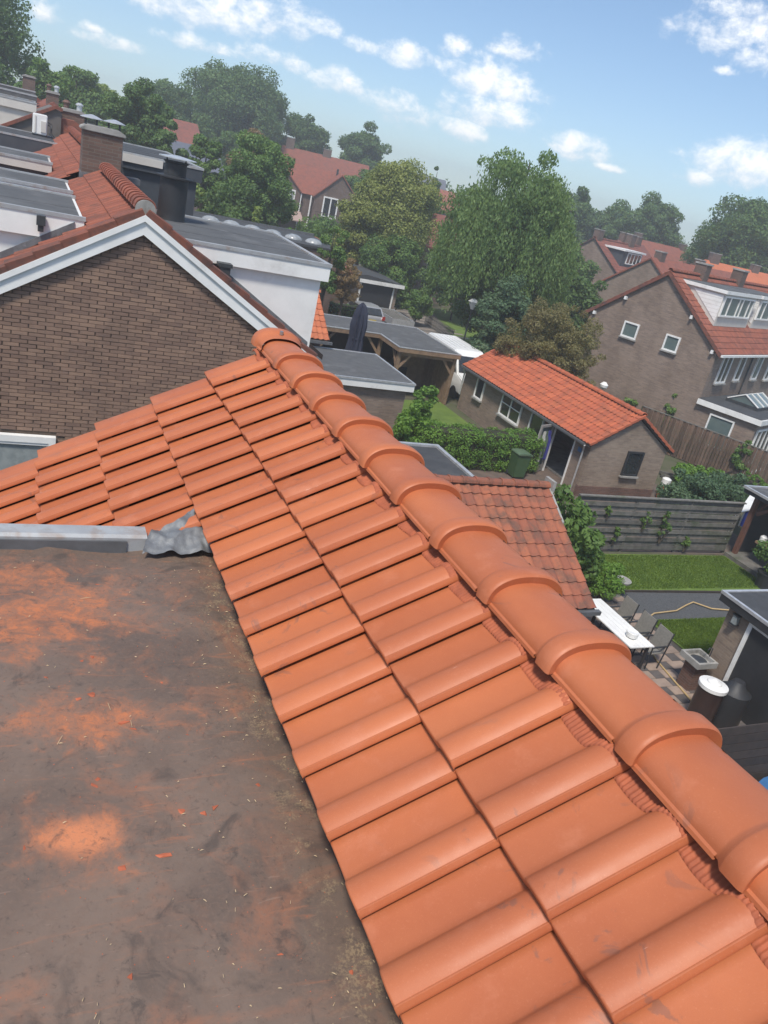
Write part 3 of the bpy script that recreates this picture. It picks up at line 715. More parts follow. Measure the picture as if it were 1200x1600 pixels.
roof_field(rf, ot, OLD1, (NX + .335 * 9 * NC + .06, NY0 + .16 + 31 * .21, nz(NX + .335 * 9 * NC + .06)), (0, -1, 0), (-NC, 0, NS), 31, 9, .21, .335, 40, lambda i, j: j > 5 or i > 27, jit=.006)
# bargeboards: a broad board with a slimmer moulding above
for s_ in (-1, 1):
    xe = NX + (2.62 if s_ > 0 else -5.3)
    for nm, dz0, dz1, y0, y1 in (('bargeboard', .27, .095, NY0 - .045, NY0 - .01), ('barge_moulding', .10, .02, NY0 - .075, NY0 - .012)):
        MB().prism([(NX, y0, NRZ - dz0), (NX, y0, NRZ - dz1), (xe, y0, nz(xe) - dz1), (xe, y0, nz(xe) - dz0)], (0, y1 - y0, 0)).obj(nm, WHITE, nh)
    verge_line(nh, (xe, NY0 - .03, nz(xe) + .035), (NX + s_ * .05, NY0 - .03, NRZ + .035), 17 if s_ < 0 else 9, OLD6, w=.17, h=.10)
nrm_ = ridge_mesh('ridge_tile', OLD1, .125, .115, .30, ring=.06, seg=10, t=.014, crease=False)
for k in range(20): put('ridge_tile', nrm_, nh, Matrix.Translation((NX, NY0 + .02 + k * .30, NRZ + .045)))
MB().prism([(NX - math.cos(math.pi * i / 12) * .128, NY0 + .012, NRZ + .035 + math.sin(math.pi * i / 12) * .12) for i in range(13)] + [(NX + .128, NY0 + .012, NRZ - .05), (NX - .128, NY0 + .012, NRZ - .05)], (0, -.03, 0)).obj('mortar_plug', CONC, nh)
def box_dormer(parent, x0, x1, y0, y1, zt, zb, wallm, fasc, roofm, fm=WHITE, over=.09, fh=.25, left=False, bands=True):
    """flat-roofed dormer: body, fascia board round the roof, felt and metal edge trim"""
    i0, i1 = (x0 + over, x1) if left else (x0, x1 - over)
    MB().box(i0, i1, y0 + over, y1 - over, zb, zt - fh + .01).obj('dormer', wallm, parent)
    MB().box(x0, x1, y0, y1, zt - fh, zt - .03).obj('fascia', fasc, parent)
    f = MB().box(x0 + .05, x1 - .05, y0 + .05, y1 - .05, zt - .05, zt - .01).obj('dormer_roof', roofm, parent)
    if bands:
        k = int((y1 - y0) / 1.0)
        for q in range(1, k): MB().box(x0 + .06, x1 - .06, y0 + q * 1.0, y0 + q * 1.0 + .02, zt - .011, zt - .006).obj('felt_seam', roofm, f)
    t = MB(); e = .07
    t.box(x0 - .015, x1 + .015, y0 - .015, y0 + e, zt - .035, zt + .015); t.box(x0 - .015, x1 + .015, y1 - e, y1 + .015, zt - .035, zt + .015)
    t.box((x0 - .015) if left else (x1 - e), (x0 + e) if left else (x1 + .015), y0 + e, y1 - e, zt - .035, zt + .013)
    t.obj('edge_trim', ZINC, parent)
box_dormer(nh, 1.9, 4.33, 11.85, 15.15, 7.84, 5.6, WHITE, WHITE, FELT)
box_dormer(nh, -3.3, .80, 11.95, 14.55, 7.87, 5.4, WHITE, WHITE, FELT, left=True, fh=.33)
box_dormer(nh, -3.3, .80, 15.25, 17.1, 7.87, 5.4, WHITE, WHITE, FELT, left=True, fh=.2)
for x, y in ((.26, 11.93), (.1, 15.23)):
    MB().box(x - .05, x + .06, y - .09, y, 7.70, 7.82).box(x - .03, x + .04, y - .07, y - .01, 7.62, 7.70).obj('rain_hopper', METALD, nh)
MB().box(2.62, 2.78, 11.70, 11.86, 7.38, 7.60).box(2.60, 2.80, 11.68, 11.88, 7.58, 7.63).obj('rain_hopper', METALD, nh)
# low lead flashings where cheeks meet the tiles
for x0, x1 in ((-3.3, .68), (2.3, 4.2)):
    MB().prism([(x0, 11.93, nz(x0) + .03), (x1, 11.93, nz(x1) + .03), (x1, 11.93, nz(x1) + .12), (x0, 11.93, nz(x0) + .12)], (0, .03, 0)).obj('lead_flashing', LEAD, nh)
def chimney(name, label, x, y, zb, zt, w, d, brick=None, cowls=2, group='chimneys of the row', flash=True, capw=.05, cowl='roof'):
    c = thing(name, label, 'chimney', (x, y, zb), group)
    bw = .205; st = MB().box(x - w / 2, x + w / 2, y - d / 2, y + d / 2, zb, zt).obj('stack', brick or BRW, c)
    MB().prism([(x - w / 2 - capw, y - d / 2 - capw, zt), (x + w / 2 + capw, y - d / 2 - capw, zt), (x + w / 2 + capw, y - d / 2 - capw, zt + .05), (x + w / 2 - .08, y - d / 2 - capw, zt + .11), (x - w / 2 + .08, y - d / 2 - capw, zt + .11), (x - w / 2 - capw, y - d / 2 - capw, zt + .05)], (0, d + 2 * capw, 0)).obj('cap', CONC, c, bev=.012)
    for k in range(cowls):
        cx = x + (k - (cowls - 1) / 2) * min(.42, w * .62)
        if cowl == 'roof':
            o = MB()
            for a, b in ((-.1, -.1), (.1, -.1), (.1, .1), (-.1, .1)): o.bar((cx + a, y + b, zt + .10), (cx + a, y + b, zt + .22), .02)
            o = o.obj('cowl_legs', METALD, c)
            MB().lathe([(.21, 0), (.21, .012), (.10, .05), (.02, .07)], (cx, y, zt + .215), 12).obj('cowl', ALU, c)
        else:
            MB().lathe([(.09, 0), (.09, .16), (.13, .17), (.13, .2), (.05, .26)], (cx, y, zt + .1), 10).obj('pot', ALU if k % 2 else BRR, c)
    if flash:
        MB().box(x - w / 2 - .015, x + w / 2 + .015, y - d / 2 - .015, y + d / 2 + .015, zb, zb + .30).obj('lead_skirt', LEAD, c)
    return c
chimney('chimney', 'brown brick chimney with two white mushroom cowls astride the ridge', 1.42, 17.95, 7.75, 8.80, .72, .62)
# black flue on the right slope
fl = thing('flue_pipe', 'black sheet metal flue with flat white rain cap', 'flue', (2.27, 14.0, 7.5))
MB().lathe([(.36, 0), (.30, .18), (.235, .34), (.225, .48), (.225, 1.0), (.29, 1.01), (.29, 1.03), (.23, 1.04)], (2.27, 14.2, 7.47), 18).obj('pipe', BLACKP, fl, smooth=30)
MB().lathe([(.175, 0), (.175, .20), (.2, .21), (.2, .23)], (2.27, 14.2, 8.5), 16).obj('inner_pipe', BLACKP, fl, smooth=30)
MB().bar((2.12, 14.2, 8.72), (2.12, 14.2, 8.79), .02).bar((2.42, 14.2, 8.72), (2.42, 14.2, 8.79), .02).obj('cap_bracket', METALD, fl)
MB().lathe([(.30, 0), (.30, .012), (.16, .03), (.03, .045)], (2.29, 14.2, 8.775), 18).obj('cap', ALU, fl)

# second house of the row
n2z = 8.27; N2 = 18.3
h2 = thing('terraced_house', 'house behind the first chimney with dark clad dormers and red tiles', 'house', (NX, N2, 0))
n2 = lambda x: nz(x, n2z)
MB().prism([(-3.5, N2, 0), (6.5, N2, 0), (6.5, N2, n2(6.5) - .2), (NX, N2, n2z - .2), (-3.5, N2, n2(-3.5) - .2)], (0, 12.5, 0)).obj('wall', BRW, h2)
rf2 = MB().prism([(-3.9, N2, n2(-3.9) - .03), (NX, N2, n2z - .03), (6.9, N2, n2(6.9) - .03), (6.9, N2, n2(6.9) - .16), (NX, N2, n2z - .16), (-3.9, N2, n2(-3.9) - .16)], (0, 12.5, 0)).obj('roof', DARKW, h2)
roof_field(rf2, ot, OLD1, (NX - .335 * 9 * NC - .06, N2 - .3, n2(NX - .335 * 9 * NC - .06)), (0, 1, 0), (NC, 0, NS), 60, 9, .21, .335, 200, lambda i, j: j > 2, jit=.006)
for k in range(42): put('ridge_tile', nrm_, h2, Matrix.Translation((NX, N2 - .1 + k * .30, n2z + .045)))
box_dormer(h2, -3.3, .60, 19.6, 21.6, 7.95, 5.4, FELT, CREAM, FELT, left=True, fh=.2)
box_dormer(h2, -3.3, .95, 27.4, 31.0, 7.98, 5.4, SLATEP, SLATEP, FELTD, left=True, fh=.45)
box_dormer(h2, 1.95, 3.62, 19.0, 24.5, 8.50, 5.6, SLATEP, SLATEP, FELTD, fh=.30)
MB().box(1.93, 2.76, 18.96, 18.995, 8.33, 8.48).obj('fascia_strip', CREAM, h2)
MB().box(1.75, 2.25, 18.3, 18.7, 7.95, 8.06).obj('lead_saddle', LEAD, h2)
ac = thing('air_conditioner', 'white outdoor air conditioning unit standing on dark dormer roof', 'air conditioner', (.53, 30.3, 7.98))
MB().box(.30, .72, 29.9, 30.7, 8.02, 8.60).obj('casing', WHITE, ac, bev=.02)
MB().box(.36, .40, 29.88, 29.899, 8.06, 8.55).box(.54, .69, 29.87, 29.899, 8.10, 8.42).obj('side_cover', CREAM, ac)
MB().tube([(.74, 30.0, 8.35), (.82, 30.0, 8.3), (.8, 29.95, 8.1), (.95, 29.9, 7.98), (1.1, 29.9, 8.02)], .025, 6).tube([(.74, 30.1, 8.42), (.86, 30.1, 8.36), (.86, 30.0, 8.1), (1.0, 30.0, 7.97)], .02, 6).obj('hose', METALD, ac)
MB().box(.3, .72, 29.95, 30.05, 7.97, 8.02).box(.3, .72, 30.5, 30.6, 7.97, 8.02).obj('foot', METALD, ac)
# third house with a raised end wall
h3 = thing('terraced_house', 'house with raised rendered end wall and pale dormer behind air conditioner', 'house', (NX, 31.2, 0))
MB().prism([(-4, 31.2, 0), (1.17, 31.2, 0), (1.17, 31.2, 8.78), (.98, 31.2, 8.84), (-4, 31.2, 5.9)], (0, 8, 0)).obj('end_wall', mat("grey_render", (.15, .135, .125), (.12, .11, .1), 2, .9), h3)
MB().prism([(-4, 31.1, 5.9), (.98, 31.1, 8.84), (1.2, 31.1, 8.80), (1.2, 31.1, 8.9), (.98, 31.1, 8.95), (-4, 31.1, 6.02)], (0, .5, 0)).obj('verge', OLD6, h3)
r3 = MB().prism([(1.17, 31.3, 0), (6.0, 31.3, 0), (6.0, 31.3, 5.9), (1.6, 31.3, 8.6), (1.17, 31.3, 8.6)], (0, 12, 0)).obj('roof', OLD1, h3)
box_dormer(h3, -4, .42, 32.2, 36, 8.86, 6, CREAM, CREAM, FELT, left=True, fh=.3, bands=False)
chimney('chimney', 'broad brick chimney with crinkled foil wrapped cowls', 1.56, 32.4, 8.0, 8.82, .72, .8, cowls=2, cowl='pot')
chimney('chimney', 'slender brick chimney with grey pots far along the row', 1.17, 42, 8.4, 9.25, .5, .6, cowls=2, cowl='pot')
chimney('chimney', 'plain slab of brick chimney without pots under the big oak', .26, 52, 8.3, 9.75, .62, .8, cowls=0)
h4 = thing('terraced_house', 'far house of the row with low tiled ridge and lead flats', 'house', (NX, 41, 0))
MB().prism([(-5, 41, 0), (6, 41, 0), (6, 41, 6.0), (1.2, 41, 8.95), (-5, 41, 5.2)], (0, 13, 0)).obj('roof', OLD1, h4)
box_dormer(h4, -5, .55, 42, 45, 9.0, 6, FELT, FELT, FELTD, left=True, fh=.2, bands=False)
box_dormer(h4, -5, .55, 47, 49.5, 9.15, 6, FELT, FELT, FELT, left=True, fh=.2, bands=False)
MB().prism([(-1.0, 51, 8.2), (.3, 51, 9.15), (1.5, 51, 8.4)], (0, 2, 0)).obj('gablet', OLD5, h4)

# ------------------------------------------------------------------ foliage
def leaf_cloud(rng, C, Rd, n, size, up=.25, hang=0.0, aspect=1.5, shell=.55):
    """n leaf faces spread through clumps with centres C and radii Rd"""
    C = np.asarray(C, float); Rd = np.asarray(Rd, float); k = len(C)
    w = Rd[:, 0] * Rd[:, 1] + Rd[:, 2] * Rd[:, 0]; idx = rng.choice(k, n, p=w / w.sum())
    d = rng.normal(size=(n, 3)); d /= np.linalg.norm(d, axis=1)[:, None]
    r = (shell + (1 - shell) * rng.random(n) ** .6)[:, None] * rng.uniform(.8, 1.12, (n, 1))
    P = C[idx] + d * Rd[idx] * r
    N = d + rng.normal(size=(n, 3)) * .7 + np.array([0, 0, up]); N /= np.linalg.norm(N, axis=1)[:, None]
    A = np.cross(N, rng.normal(size=(n, 3))); A /= np.linalg.norm(A, axis=1)[:, None] + 1e-9
    if hang:
        A = A * (1 - hang) + np.array([0, 0, -1.0]) * hang; A /= np.linalg.norm(A, axis=1)[:, None]
        N = N - A * (N * A).sum(1)[:, None]; N /= np.linalg.norm(N, axis=1)[:, None] + 1e-9
    B = np.cross(N, A); s = size * rng.uniform(.6, 1.35, (n, 1)); b = s / aspect
    V = np.stack([P - A * s, P + B * b + N * b * .25, P + A * s, P - B * b + N * b * .25], 1).reshape(-1, 3)
    return V, np.arange(n * 4).reshape(-1, 4)
def clumps(rng, c, rad, n, cr, low=-.6):
    """clump centres filling an ellipsoid unevenly"""
    C = []; Rr = []; lobes = rng.normal(size=(7, 3)); lobes /= np.linalg.norm(lobes, axis=1)[:, None]
    while len(C) < n:
        p = rng.uniform(-1, 1, 3); l = np.linalg.norm(p)
        if l > 1 or p[2] < low: continue
        if l < .45 and rng.random() < .6: continue
        q = c + p * rad * rng.uniform(.8, 1.02) * (.82 + .3 * max((p @ b) / (l + 1e-6) for b in lobes)); s = cr * rng.uniform(.6, 1.3) * (1.15 - .35 * l)
        C.append(q); Rr.append((s, s, s * .75))
    return C, Rr
def tree(label, x, y, top, w, m, bottom=2.0, n=9000, leaf=.22, seed=1, nc=46, group=None, name='broadleaf_tree', hang=0.0, depth=None, cr=None, trunk=True, cat='tree', spire=0.0, aspect=1.5):
    rng = np.random.default_rng(seed); o = thing(name, label, cat, (x, y, 0), group)
    dep = depth or w; rad = np.array([w / 2, dep / 2, (top - bottom) / 2]) * .86; c = np.array([x, y, (top + bottom) / 2])
    C, Rr = clumps(rng, c, rad, int(nc * 1.7), cr or min(w, top - bottom) * .15)
    n = int(n * 3.4); leaf *= .52
    V, F = leaf_cloud(rng, C, Rr, n, leaf, hang=hang, aspect=aspect)
    if spire:
        V2, F2 = leaf_cloud(rng, c + rng.normal(size=(14, 3)) * rad * .3 + np.array([0, 0, rad[2]]), np.tile([spire * .3, spire * .3, spire], (14, 1)), n // 10, leaf, hang=hang, aspect=aspect)
        F2 = F2 + len(V); V = np.concatenate([V, V2]); F = np.concatenate([F, F2])
    put('crown', np_mesh('crown', V, F, m), o)
    if trunk:
        t = MB(); r0 = max(.06, top * .018)
        t.tube([(x, y, -.05), (x + .02 * top * rng.normal(), y, bottom * .6), (x, y, bottom), (x, y, (top + bottom) / 2), (x, y, top * .9)], [r0 * 1.2, r0, r0 * .85, r0 * .5, r0 * .1], 7)
        for i in range(9):
            q = np.array(C[i * len(C) // 9]); z = bottom + (q[2] - bottom) * .3; s = (x, y, max(z, bottom * .7))
            t.tube([s, tuple((np.array(s) + q) / 2 + [0, 0, .1 * w]), tuple(q)], [r0 * .45, r0 * .28, r0 * .06], 5)
        t.obj('trunk', BARK, o)
    return o
L_DARK = leaf_mat("leaf_dark", (0.0728, 0.1338, 0.0437), (0.1338, 0.2186, 0.0632))
L_MID = leaf_mat("leaf_mid", (0.0911, 0.1722, 0.0445), (0.1722, 0.2735, 0.0709))
L_LITE = leaf_mat("leaf_light", (0.1688, 0.2531, 0.0591), (0.27, 0.3459, 0.0844))
L_YEL = leaf_mat("leaf_yellow", (.20, .24, .065), (.30, .33, .10))
L_BRN = leaf_mat("leaf_brown", (0.2025, 0.1604, 0.0759), (0.3206, 0.211, 0.1098))
L_OLV = leaf_mat("leaf_olive", (0.1725, 0.1437, 0.069), (0.23, 0.2127, 0.0862))
L_GRN = leaf_mat("leaf_green", (0.1022, 0.2135, 0.0372), (0.1857, 0.3248, 0.0557))
L_BLUE = leaf_mat("leaf_blue", (0.0759, 0.1435, 0.0759), (0.1266, 0.1941, 0.1013))
L_WIL = leaf_mat("leaf_willow", (0.1115, 0.1925, 0.0607), (0.1925, 0.2836, 0.0911))
tree('tall dark oak towering over the far chimneys', -4.5, 78, 18.5, 14, L_DARK, 3, 20000, .26, 1, 80)
tree('rounded green tree next to the tall oak', 4.2, 84, 12.6, 6.5, L_MID, 3, 9000, .25, 2, 40)
tree('airy pale tree between the oak and the forked tree', 6.3, 92, 12.6, 5, L_LITE, 3, 4500, .2, 22, 34)
tree('dark forked tree behind the brick chimney', 7.4, 66, 12.6, 5.2, L_DARK, 3, 9500, .2, 3, 46)
tree('dark bushy tree at the foot of the forked tree', 9.2, 62, 9.6, 3.4, L_DARK, 2, 5000, .2, 33, 30)
tree('largest round dark tree above the far red roofs', 28, 128, 19.4, 17, L_DARK, 4, 20000, .34, 4, 80)
tree('lower dark tree joined to the largest round tree', 39.5, 131, 15.6, 10, L_DARK, 4, 10000, .32, 5, 46)
tree('light green tree beside the flue', 12.3, 64, 9.7, 3.2, L_MID, 2, 5000, .18, 6, 34)
tree('full green tree left of the brick villa', 15.4, 60, 10.9, 5.8, L_MID, 1.2, 12000, .18, 7, 60)
tree('russet leaved tree behind the full green tree', 19.4, 80, 11.2, 4.4, L_BRN, 3, 5000, .2, 8, 34)
tree('dark tree on the skyline beyond the solar roofs', 50, 132, 16.3, 9.5, L_DARK, 4, 9000, .32, 9, 44)
tree('small dark pointed tree between the yellow tree and the birch', 45, 93, 11.8, 2.6, L_DARK, 4, 2500, .22, 10, 20)
tree('yellow green bushy tree with upright shoots', 26.4, 60.2, 11.2, 7.6, L_YEL, .6, 24000, .17, 11, 100)
tree('second yellow green crown merging with the first', 24.2, 60.5, 9.4, 5.0, L_YEL, .6, 12000, .17, 111, 60)
tree('green lower tree in front of the yellow one', 25.6, 57.5, 5.6, 5.0, L_MID, .3, 11000, .15, 12, 50)
tree('dark round tree on the skyline by the birch', 66, 95, 13.4, 6.5, L_DARK, 4, 6000, .3, 13, 34)
tree('wide dark tree behind the far chimneys', 84, 101, 14.6, 15, L_DARK, 4, 12000, .34, 14, 60)
tree('low dark tree left of the wide one', 77, 108, 13.0, 10, L_DARK, 4, 7000, .34, 24, 40)
tree('massive dark tree at the end of the red roofs', 78, 75.5, 16.6, 12.5, L_DARK, 3, 16000, .3, 15, 70)
tree('dark tree beside the massive one', 88, 72, 17, 13, L_DARK, 3, 10000, .3, 16, 50)
tree('slim young tree before the garage', 15.0, 41.5, 6.6, 2.1, L_MID, 1.6, 2600, .11, 17, 26)
tree('thin bronze leaved sapling by the garage', 17.2, 44.2, 4.9, 2.2, L_BRN, 1.2, 1800, .1, 18, 24)
tree('olive brown feathery tree behind the tiled shed', 21.9, 29.9, 6.1, 5.2, L_OLV, .8, 15000, .11, 19, 110, name='feathery_tree', hang=.2, aspect=2.6, cr=.42)
tree('green tree peeping out behind the feathery one', 22.8, 35.5, 6.2, 3.6, L_BLUE, .8, 6000, .14, 20, 36)
tree('dark shaded tree beneath the willow', 28.0, 44.5, 6.0, 7.0, L_DARK, .3, 9000, .16, 21, 44)
tree('dark shaded shrubbery tree behind the picket fence', 30.5, 55, 6.0, 6.0, L_DARK, .2, 8000, .2, 31, 44)
tree('dark green tree filling the gap behind the yellow tree', 31, 67, 9.2, 7, L_DARK, .2, 8000, .22, 32, 44)
tree('dark evergreen between willow and brick houses', 33.5, 45, 7.2, 5.0, L_DARK, .3, 8000, .18, 34, 44)
tree('dark tree filling the skyline left of the largest round tree', 17.5, 118, 14.5, 11, L_DARK, 3, 9000, .32, 61, 50)
tree('mid green tree behind the second chimney', 1.2, 72, 11.5, 5.5, L_MID, 3, 7000, .24, 62, 40)
tree('dark tree between the round tree and the villa', 22.5, 104, 10.5, 6, L_DARK, 2, 6000, .28, 63, 40)
tree('green tree at the right shoulder of the villa', 37.5, 96, 9.8, 6.5, L_MID, 1, 7000, .26, 64, 44)
tree('dark tree closing the gap behind the willow', 44, 72, 10.2, 8, L_DARK, 1, 8000, .26, 65, 44)
tree('olive tree beside the brown tiled house', 42.5, 60, 8.0, 6, L_MID, .5, 8000, .2, 66, 44)
# weeping willow: long strands falling from an arching crown
def willow(label, x, y, top, w, seed):
    rng = np.random.default_rng(seed); o = thing('weeping_willow', label, 'tree', (x, y, 0)); VV = []; FF = []; k = 0
    C, Rr = clumps(rng, np.array([x, y, top * .66]), np.array([w * .42, w * .42, top * .30]), 70, 1.05, -.9)
    V, F = leaf_cloud(rng, C, Rr, 26000, .10, hang=.55, aspect=2.2); VV.append(V); FF.append(F); k += len(V)
    ns = 520; st = []
    for i in range(ns):
        a = rng.uniform(0, 6.28); r = w * .5 * rng.uniform(.35, 1.0) ** .7; zt = top * (1.0 - .42 * (2 * r / w) ** 2) * rng.uniform(.78, 1.0); L = rng.uniform(1.2, 4.2)
        st.append((x + r * math.cos(a), y + r * math.sin(a), zt, L))
    st = np.array(st); m = 80; t = rng.random((ns, m)); P = np.stack([st[:, None, 0] + rng.normal(size=(ns, m)) * .12, st[:, None, 1] + rng.normal(size=(ns, m)) * .12, st[:, None, 2] - t * st[:, None, 3]], -1).reshape(-1, 3)
    n = len(P); A = np.array([0, 0, -1.0]) + rng.normal(size=(n, 3)) * .35; A /= np.linalg.norm(A, axis=1)[:, None]
    B = np.cross(A, rng.normal(size=(n, 3))); B /= np.linalg.norm(B, axis=1)[:, None]; s = .105 * rng.uniform(.6, 1.3, (n, 1))
    V = np.stack([P - A * s, P + B * s * .36, P + A * s, P - B * s * .36], 1).reshape(-1, 3); VV.append(V); FF.append(np.arange(n * 4).reshape(-1, 4) + k)
    put('crown', np_mesh('crown', np.concatenate(VV), np.concatenate(FF), L_WIL), o)
    t = MB().tube([(x, y, 0), (x + .1, y, 3), (x, y, 6), (x, y, top * .9)], [.4, .33, .22, .04], 8)
    for i in range(8):
        a = i * .8; t.tube([(x, y, 3 + i * .5), (x + math.cos(a) * w * .2, y + math.sin(a) * w * .2, 7 + i * .3), (x + math.cos(a) * w * .36, y + math.sin(a) * w * .36, 7.5 + i * .3)], [.14, .09, .02], 5)
    t.obj('trunk', BARK, o)
willow('large weeping willow with long hanging strands', 25.6, 41.6, 12.7, 8.4, 5)

def hedge(label, x0, x1, y0, y1, h, m, n, leaf=.06, seed=1, name='hedge', group=None, rz=None, core=True):
    rng = np.random.default_rng(seed); o = thing(name, label, 'hedge', ((x0 + x1) / 2, (y0 + y1) / 2, 0), group)
    nx = max(2, int((x1 - x0) / .5)); ny = max(2, int((y1 - y0) / .5)); C = []; Rr = []
    for i in range(nx):
        for j in range(ny):
            for z in np.arange(.3, h - .1, .45):
                C.append(((x0 + (i + .5) * (x1 - x0) / nx) + rng.normal() * .06, (y0 + (j + .5) * (y1 - y0) / ny) + rng.normal() * .06, z + rng.normal() * .06)); Rr.append((.36, .36, .32))
    V, F = leaf_cloud(rng, C, Rr, n, leaf, shell=.6); put('foliage', np_mesh('foliage', V, F, m), o)
    if core: MB().box(x0 + .15, x1 - .15, y0 + .15, y1 - .15, 0, h - .25).obj('dark_core', mat("hedge_core", (.02, .03, .01), (.03, .025, .012), 5, .95), o)  # solid dark box stands in for the hedge's shaded inside
    return o
def shrub(label, x, y, h, w, m, n=1800, leaf=.06, seed=1, name='shrub', group=None, z=0.0, nc=22, aspect=1.5):
    rng = np.random.default_rng(seed); o = thing(name, label, 'shrub', (x, y, z), group)
    C, Rr = clumps(rng, np.array([x, y, z + h * .55]), np.array([w / 2, w / 2, h / 2]) * .85, nc, min(w, h) * .2, -.95)
    V, F = leaf_cloud(rng, C, Rr, n, leaf, aspect=aspect); put('foliage', np_mesh('foliage', V, F, m), o)
    t = MB()
    for i in range(5): t.tube([(x, y, z - .02), tuple((np.array(C[i]) + [x, y, z]) / 2), tuple(C[i])], [.03, .02, .008], 5)
    t.obj('stem', BARK, o); return o
hedge('tall leafy hedge between lawn and tiled shed', 13.1, 18.5, 23.55, 24.75, 1.62, L_GRN, 52000, .036, 1)
hedge('clipped dark hedge beside the silver car', 15.6, 19.1, 45.6, 46.6, 1.7, L_DARK, 9000, .08, 2)
hedge('dark hedge under the street lamp', 29.6, 36, 45.3, 47.0, 2.0, L_DARK, 9000, .09, 3)
hedge('low green hedge between tiled shed and grey brick house', 23.6, 25.0, 25.0, 33.5, 1.3, L_MID, 11000, .06, 4)
shrub('rounded shrub beside the trailer', 25.4, 50.8, 2.5, 2.2, L_MID, 4200, .08, 5)
shrub('second rounded shrub behind the trailer', 24.9, 53.6, 2.9, 1.9, L_MID, 3500, .08, 55)
shrub('dark rounded yew by the garden path', 27.4, 60, 3.4, 3.0, L_DARK, 3500, .1, 6)
shrub('yellow green mound at the end of the path', 29.4, 63, 2.4, 2.4, L_LITE, 3000, .1, 7)
shrub('leafy green bush in front of the oak carport', 15.5, 28.3, 2.0, 1.3, L_GRN, 2600, .06, 8)
shrub('ivy clad corner bush beside white edged flat roof', 12.75, 24.1, 2.2, 1.5, L_GRN, 3600, .05, 9)
shrub('large leaved fig bush beside old tiled annex', 13.05, 15.2, 3.0, 1.9, L_MID, 5200, .085, 10, name='fig_bush', nc=50)
shrub('second fig branch leaning over the plank fence', 13.9, 15.1, 2.0, 1.6, L_MID, 3600, .085, 110, name='fig_bush', nc=36)
shrub('green feathery bush at the corner of the lawn', 14.7, 14.55, 1.15, 1.2, L_GRN, 3200, .05, 11, aspect=3)
shrub('bluish shrub spreading behind the plank fence', 22.4, 19.6, 1.9, 3.0, L_BLUE, 12000, .055, 12, nc=50)
shrub('second bluish shrub by the raised bed', 24.9, 20.6, 1.7, 2.8, L_BLUE, 9000, .055, 13, nc=30)
shrub('leafy vegetable patch along the brown fence', 26.4, 23.0, 1.0, 3.6, L_GRN, 8000, .05, 14, nc=50)
shrub('climber spilling over the grey brick house wall', 28.3, 30.4, 2.5, 1.2, L_MID, 2600, .07, 15)
shrub('climbing plant at the corner of the grey brick house', 28.85, 28.3, 3.0, .9, L_MID, 2300, .07, 16)
shrub('wild green shoots at the shed corner', 24.0, 24.3, 1.7, .8, L_GRN, 1200, .06, 17)
shrub('ivy patch on the brown fence top', 30.0, 24.4, 2.1, 1.0, L_MID, 2400, .06, 18)
shrub('bright bush by the silver domed roof', 9.4, 52.5, 6.6, 2.0, L_LITE, 2200, .1, 19)
shrub('yellowish bush beside the dark hedge trees', 14.6, 56, 5.4, 1.8, L_LITE, 1800, .1, 20)
for i, (x, y, h, w, m, l) in enumerate(((12.2, 55, 7.2, 3.6, L_DARK, 'dark shrub mass behind the domed roof'), (14.8, 58, 7.2, 3.4, L_DARK, 'dark shrub mass below the full green tree'), (19.3, 62, 4.6, 3.4, L_DARK, 'low dark shrubs before the brick villa'), (22.0, 66, 4.4, 3.8, L_MID, 'green shrubs at the foot of the brick villa'), (17.6, 58, 4.4, 2.8, L_GRN, 'bright green bush by the brown tiled lean-to'), (24.6, 70, 5, 5, L_MID, 'shrubs right of the brick villa'))):
    shrub(l, x, y, h, w, m, 3600, .11, 40 + i, nc=30)

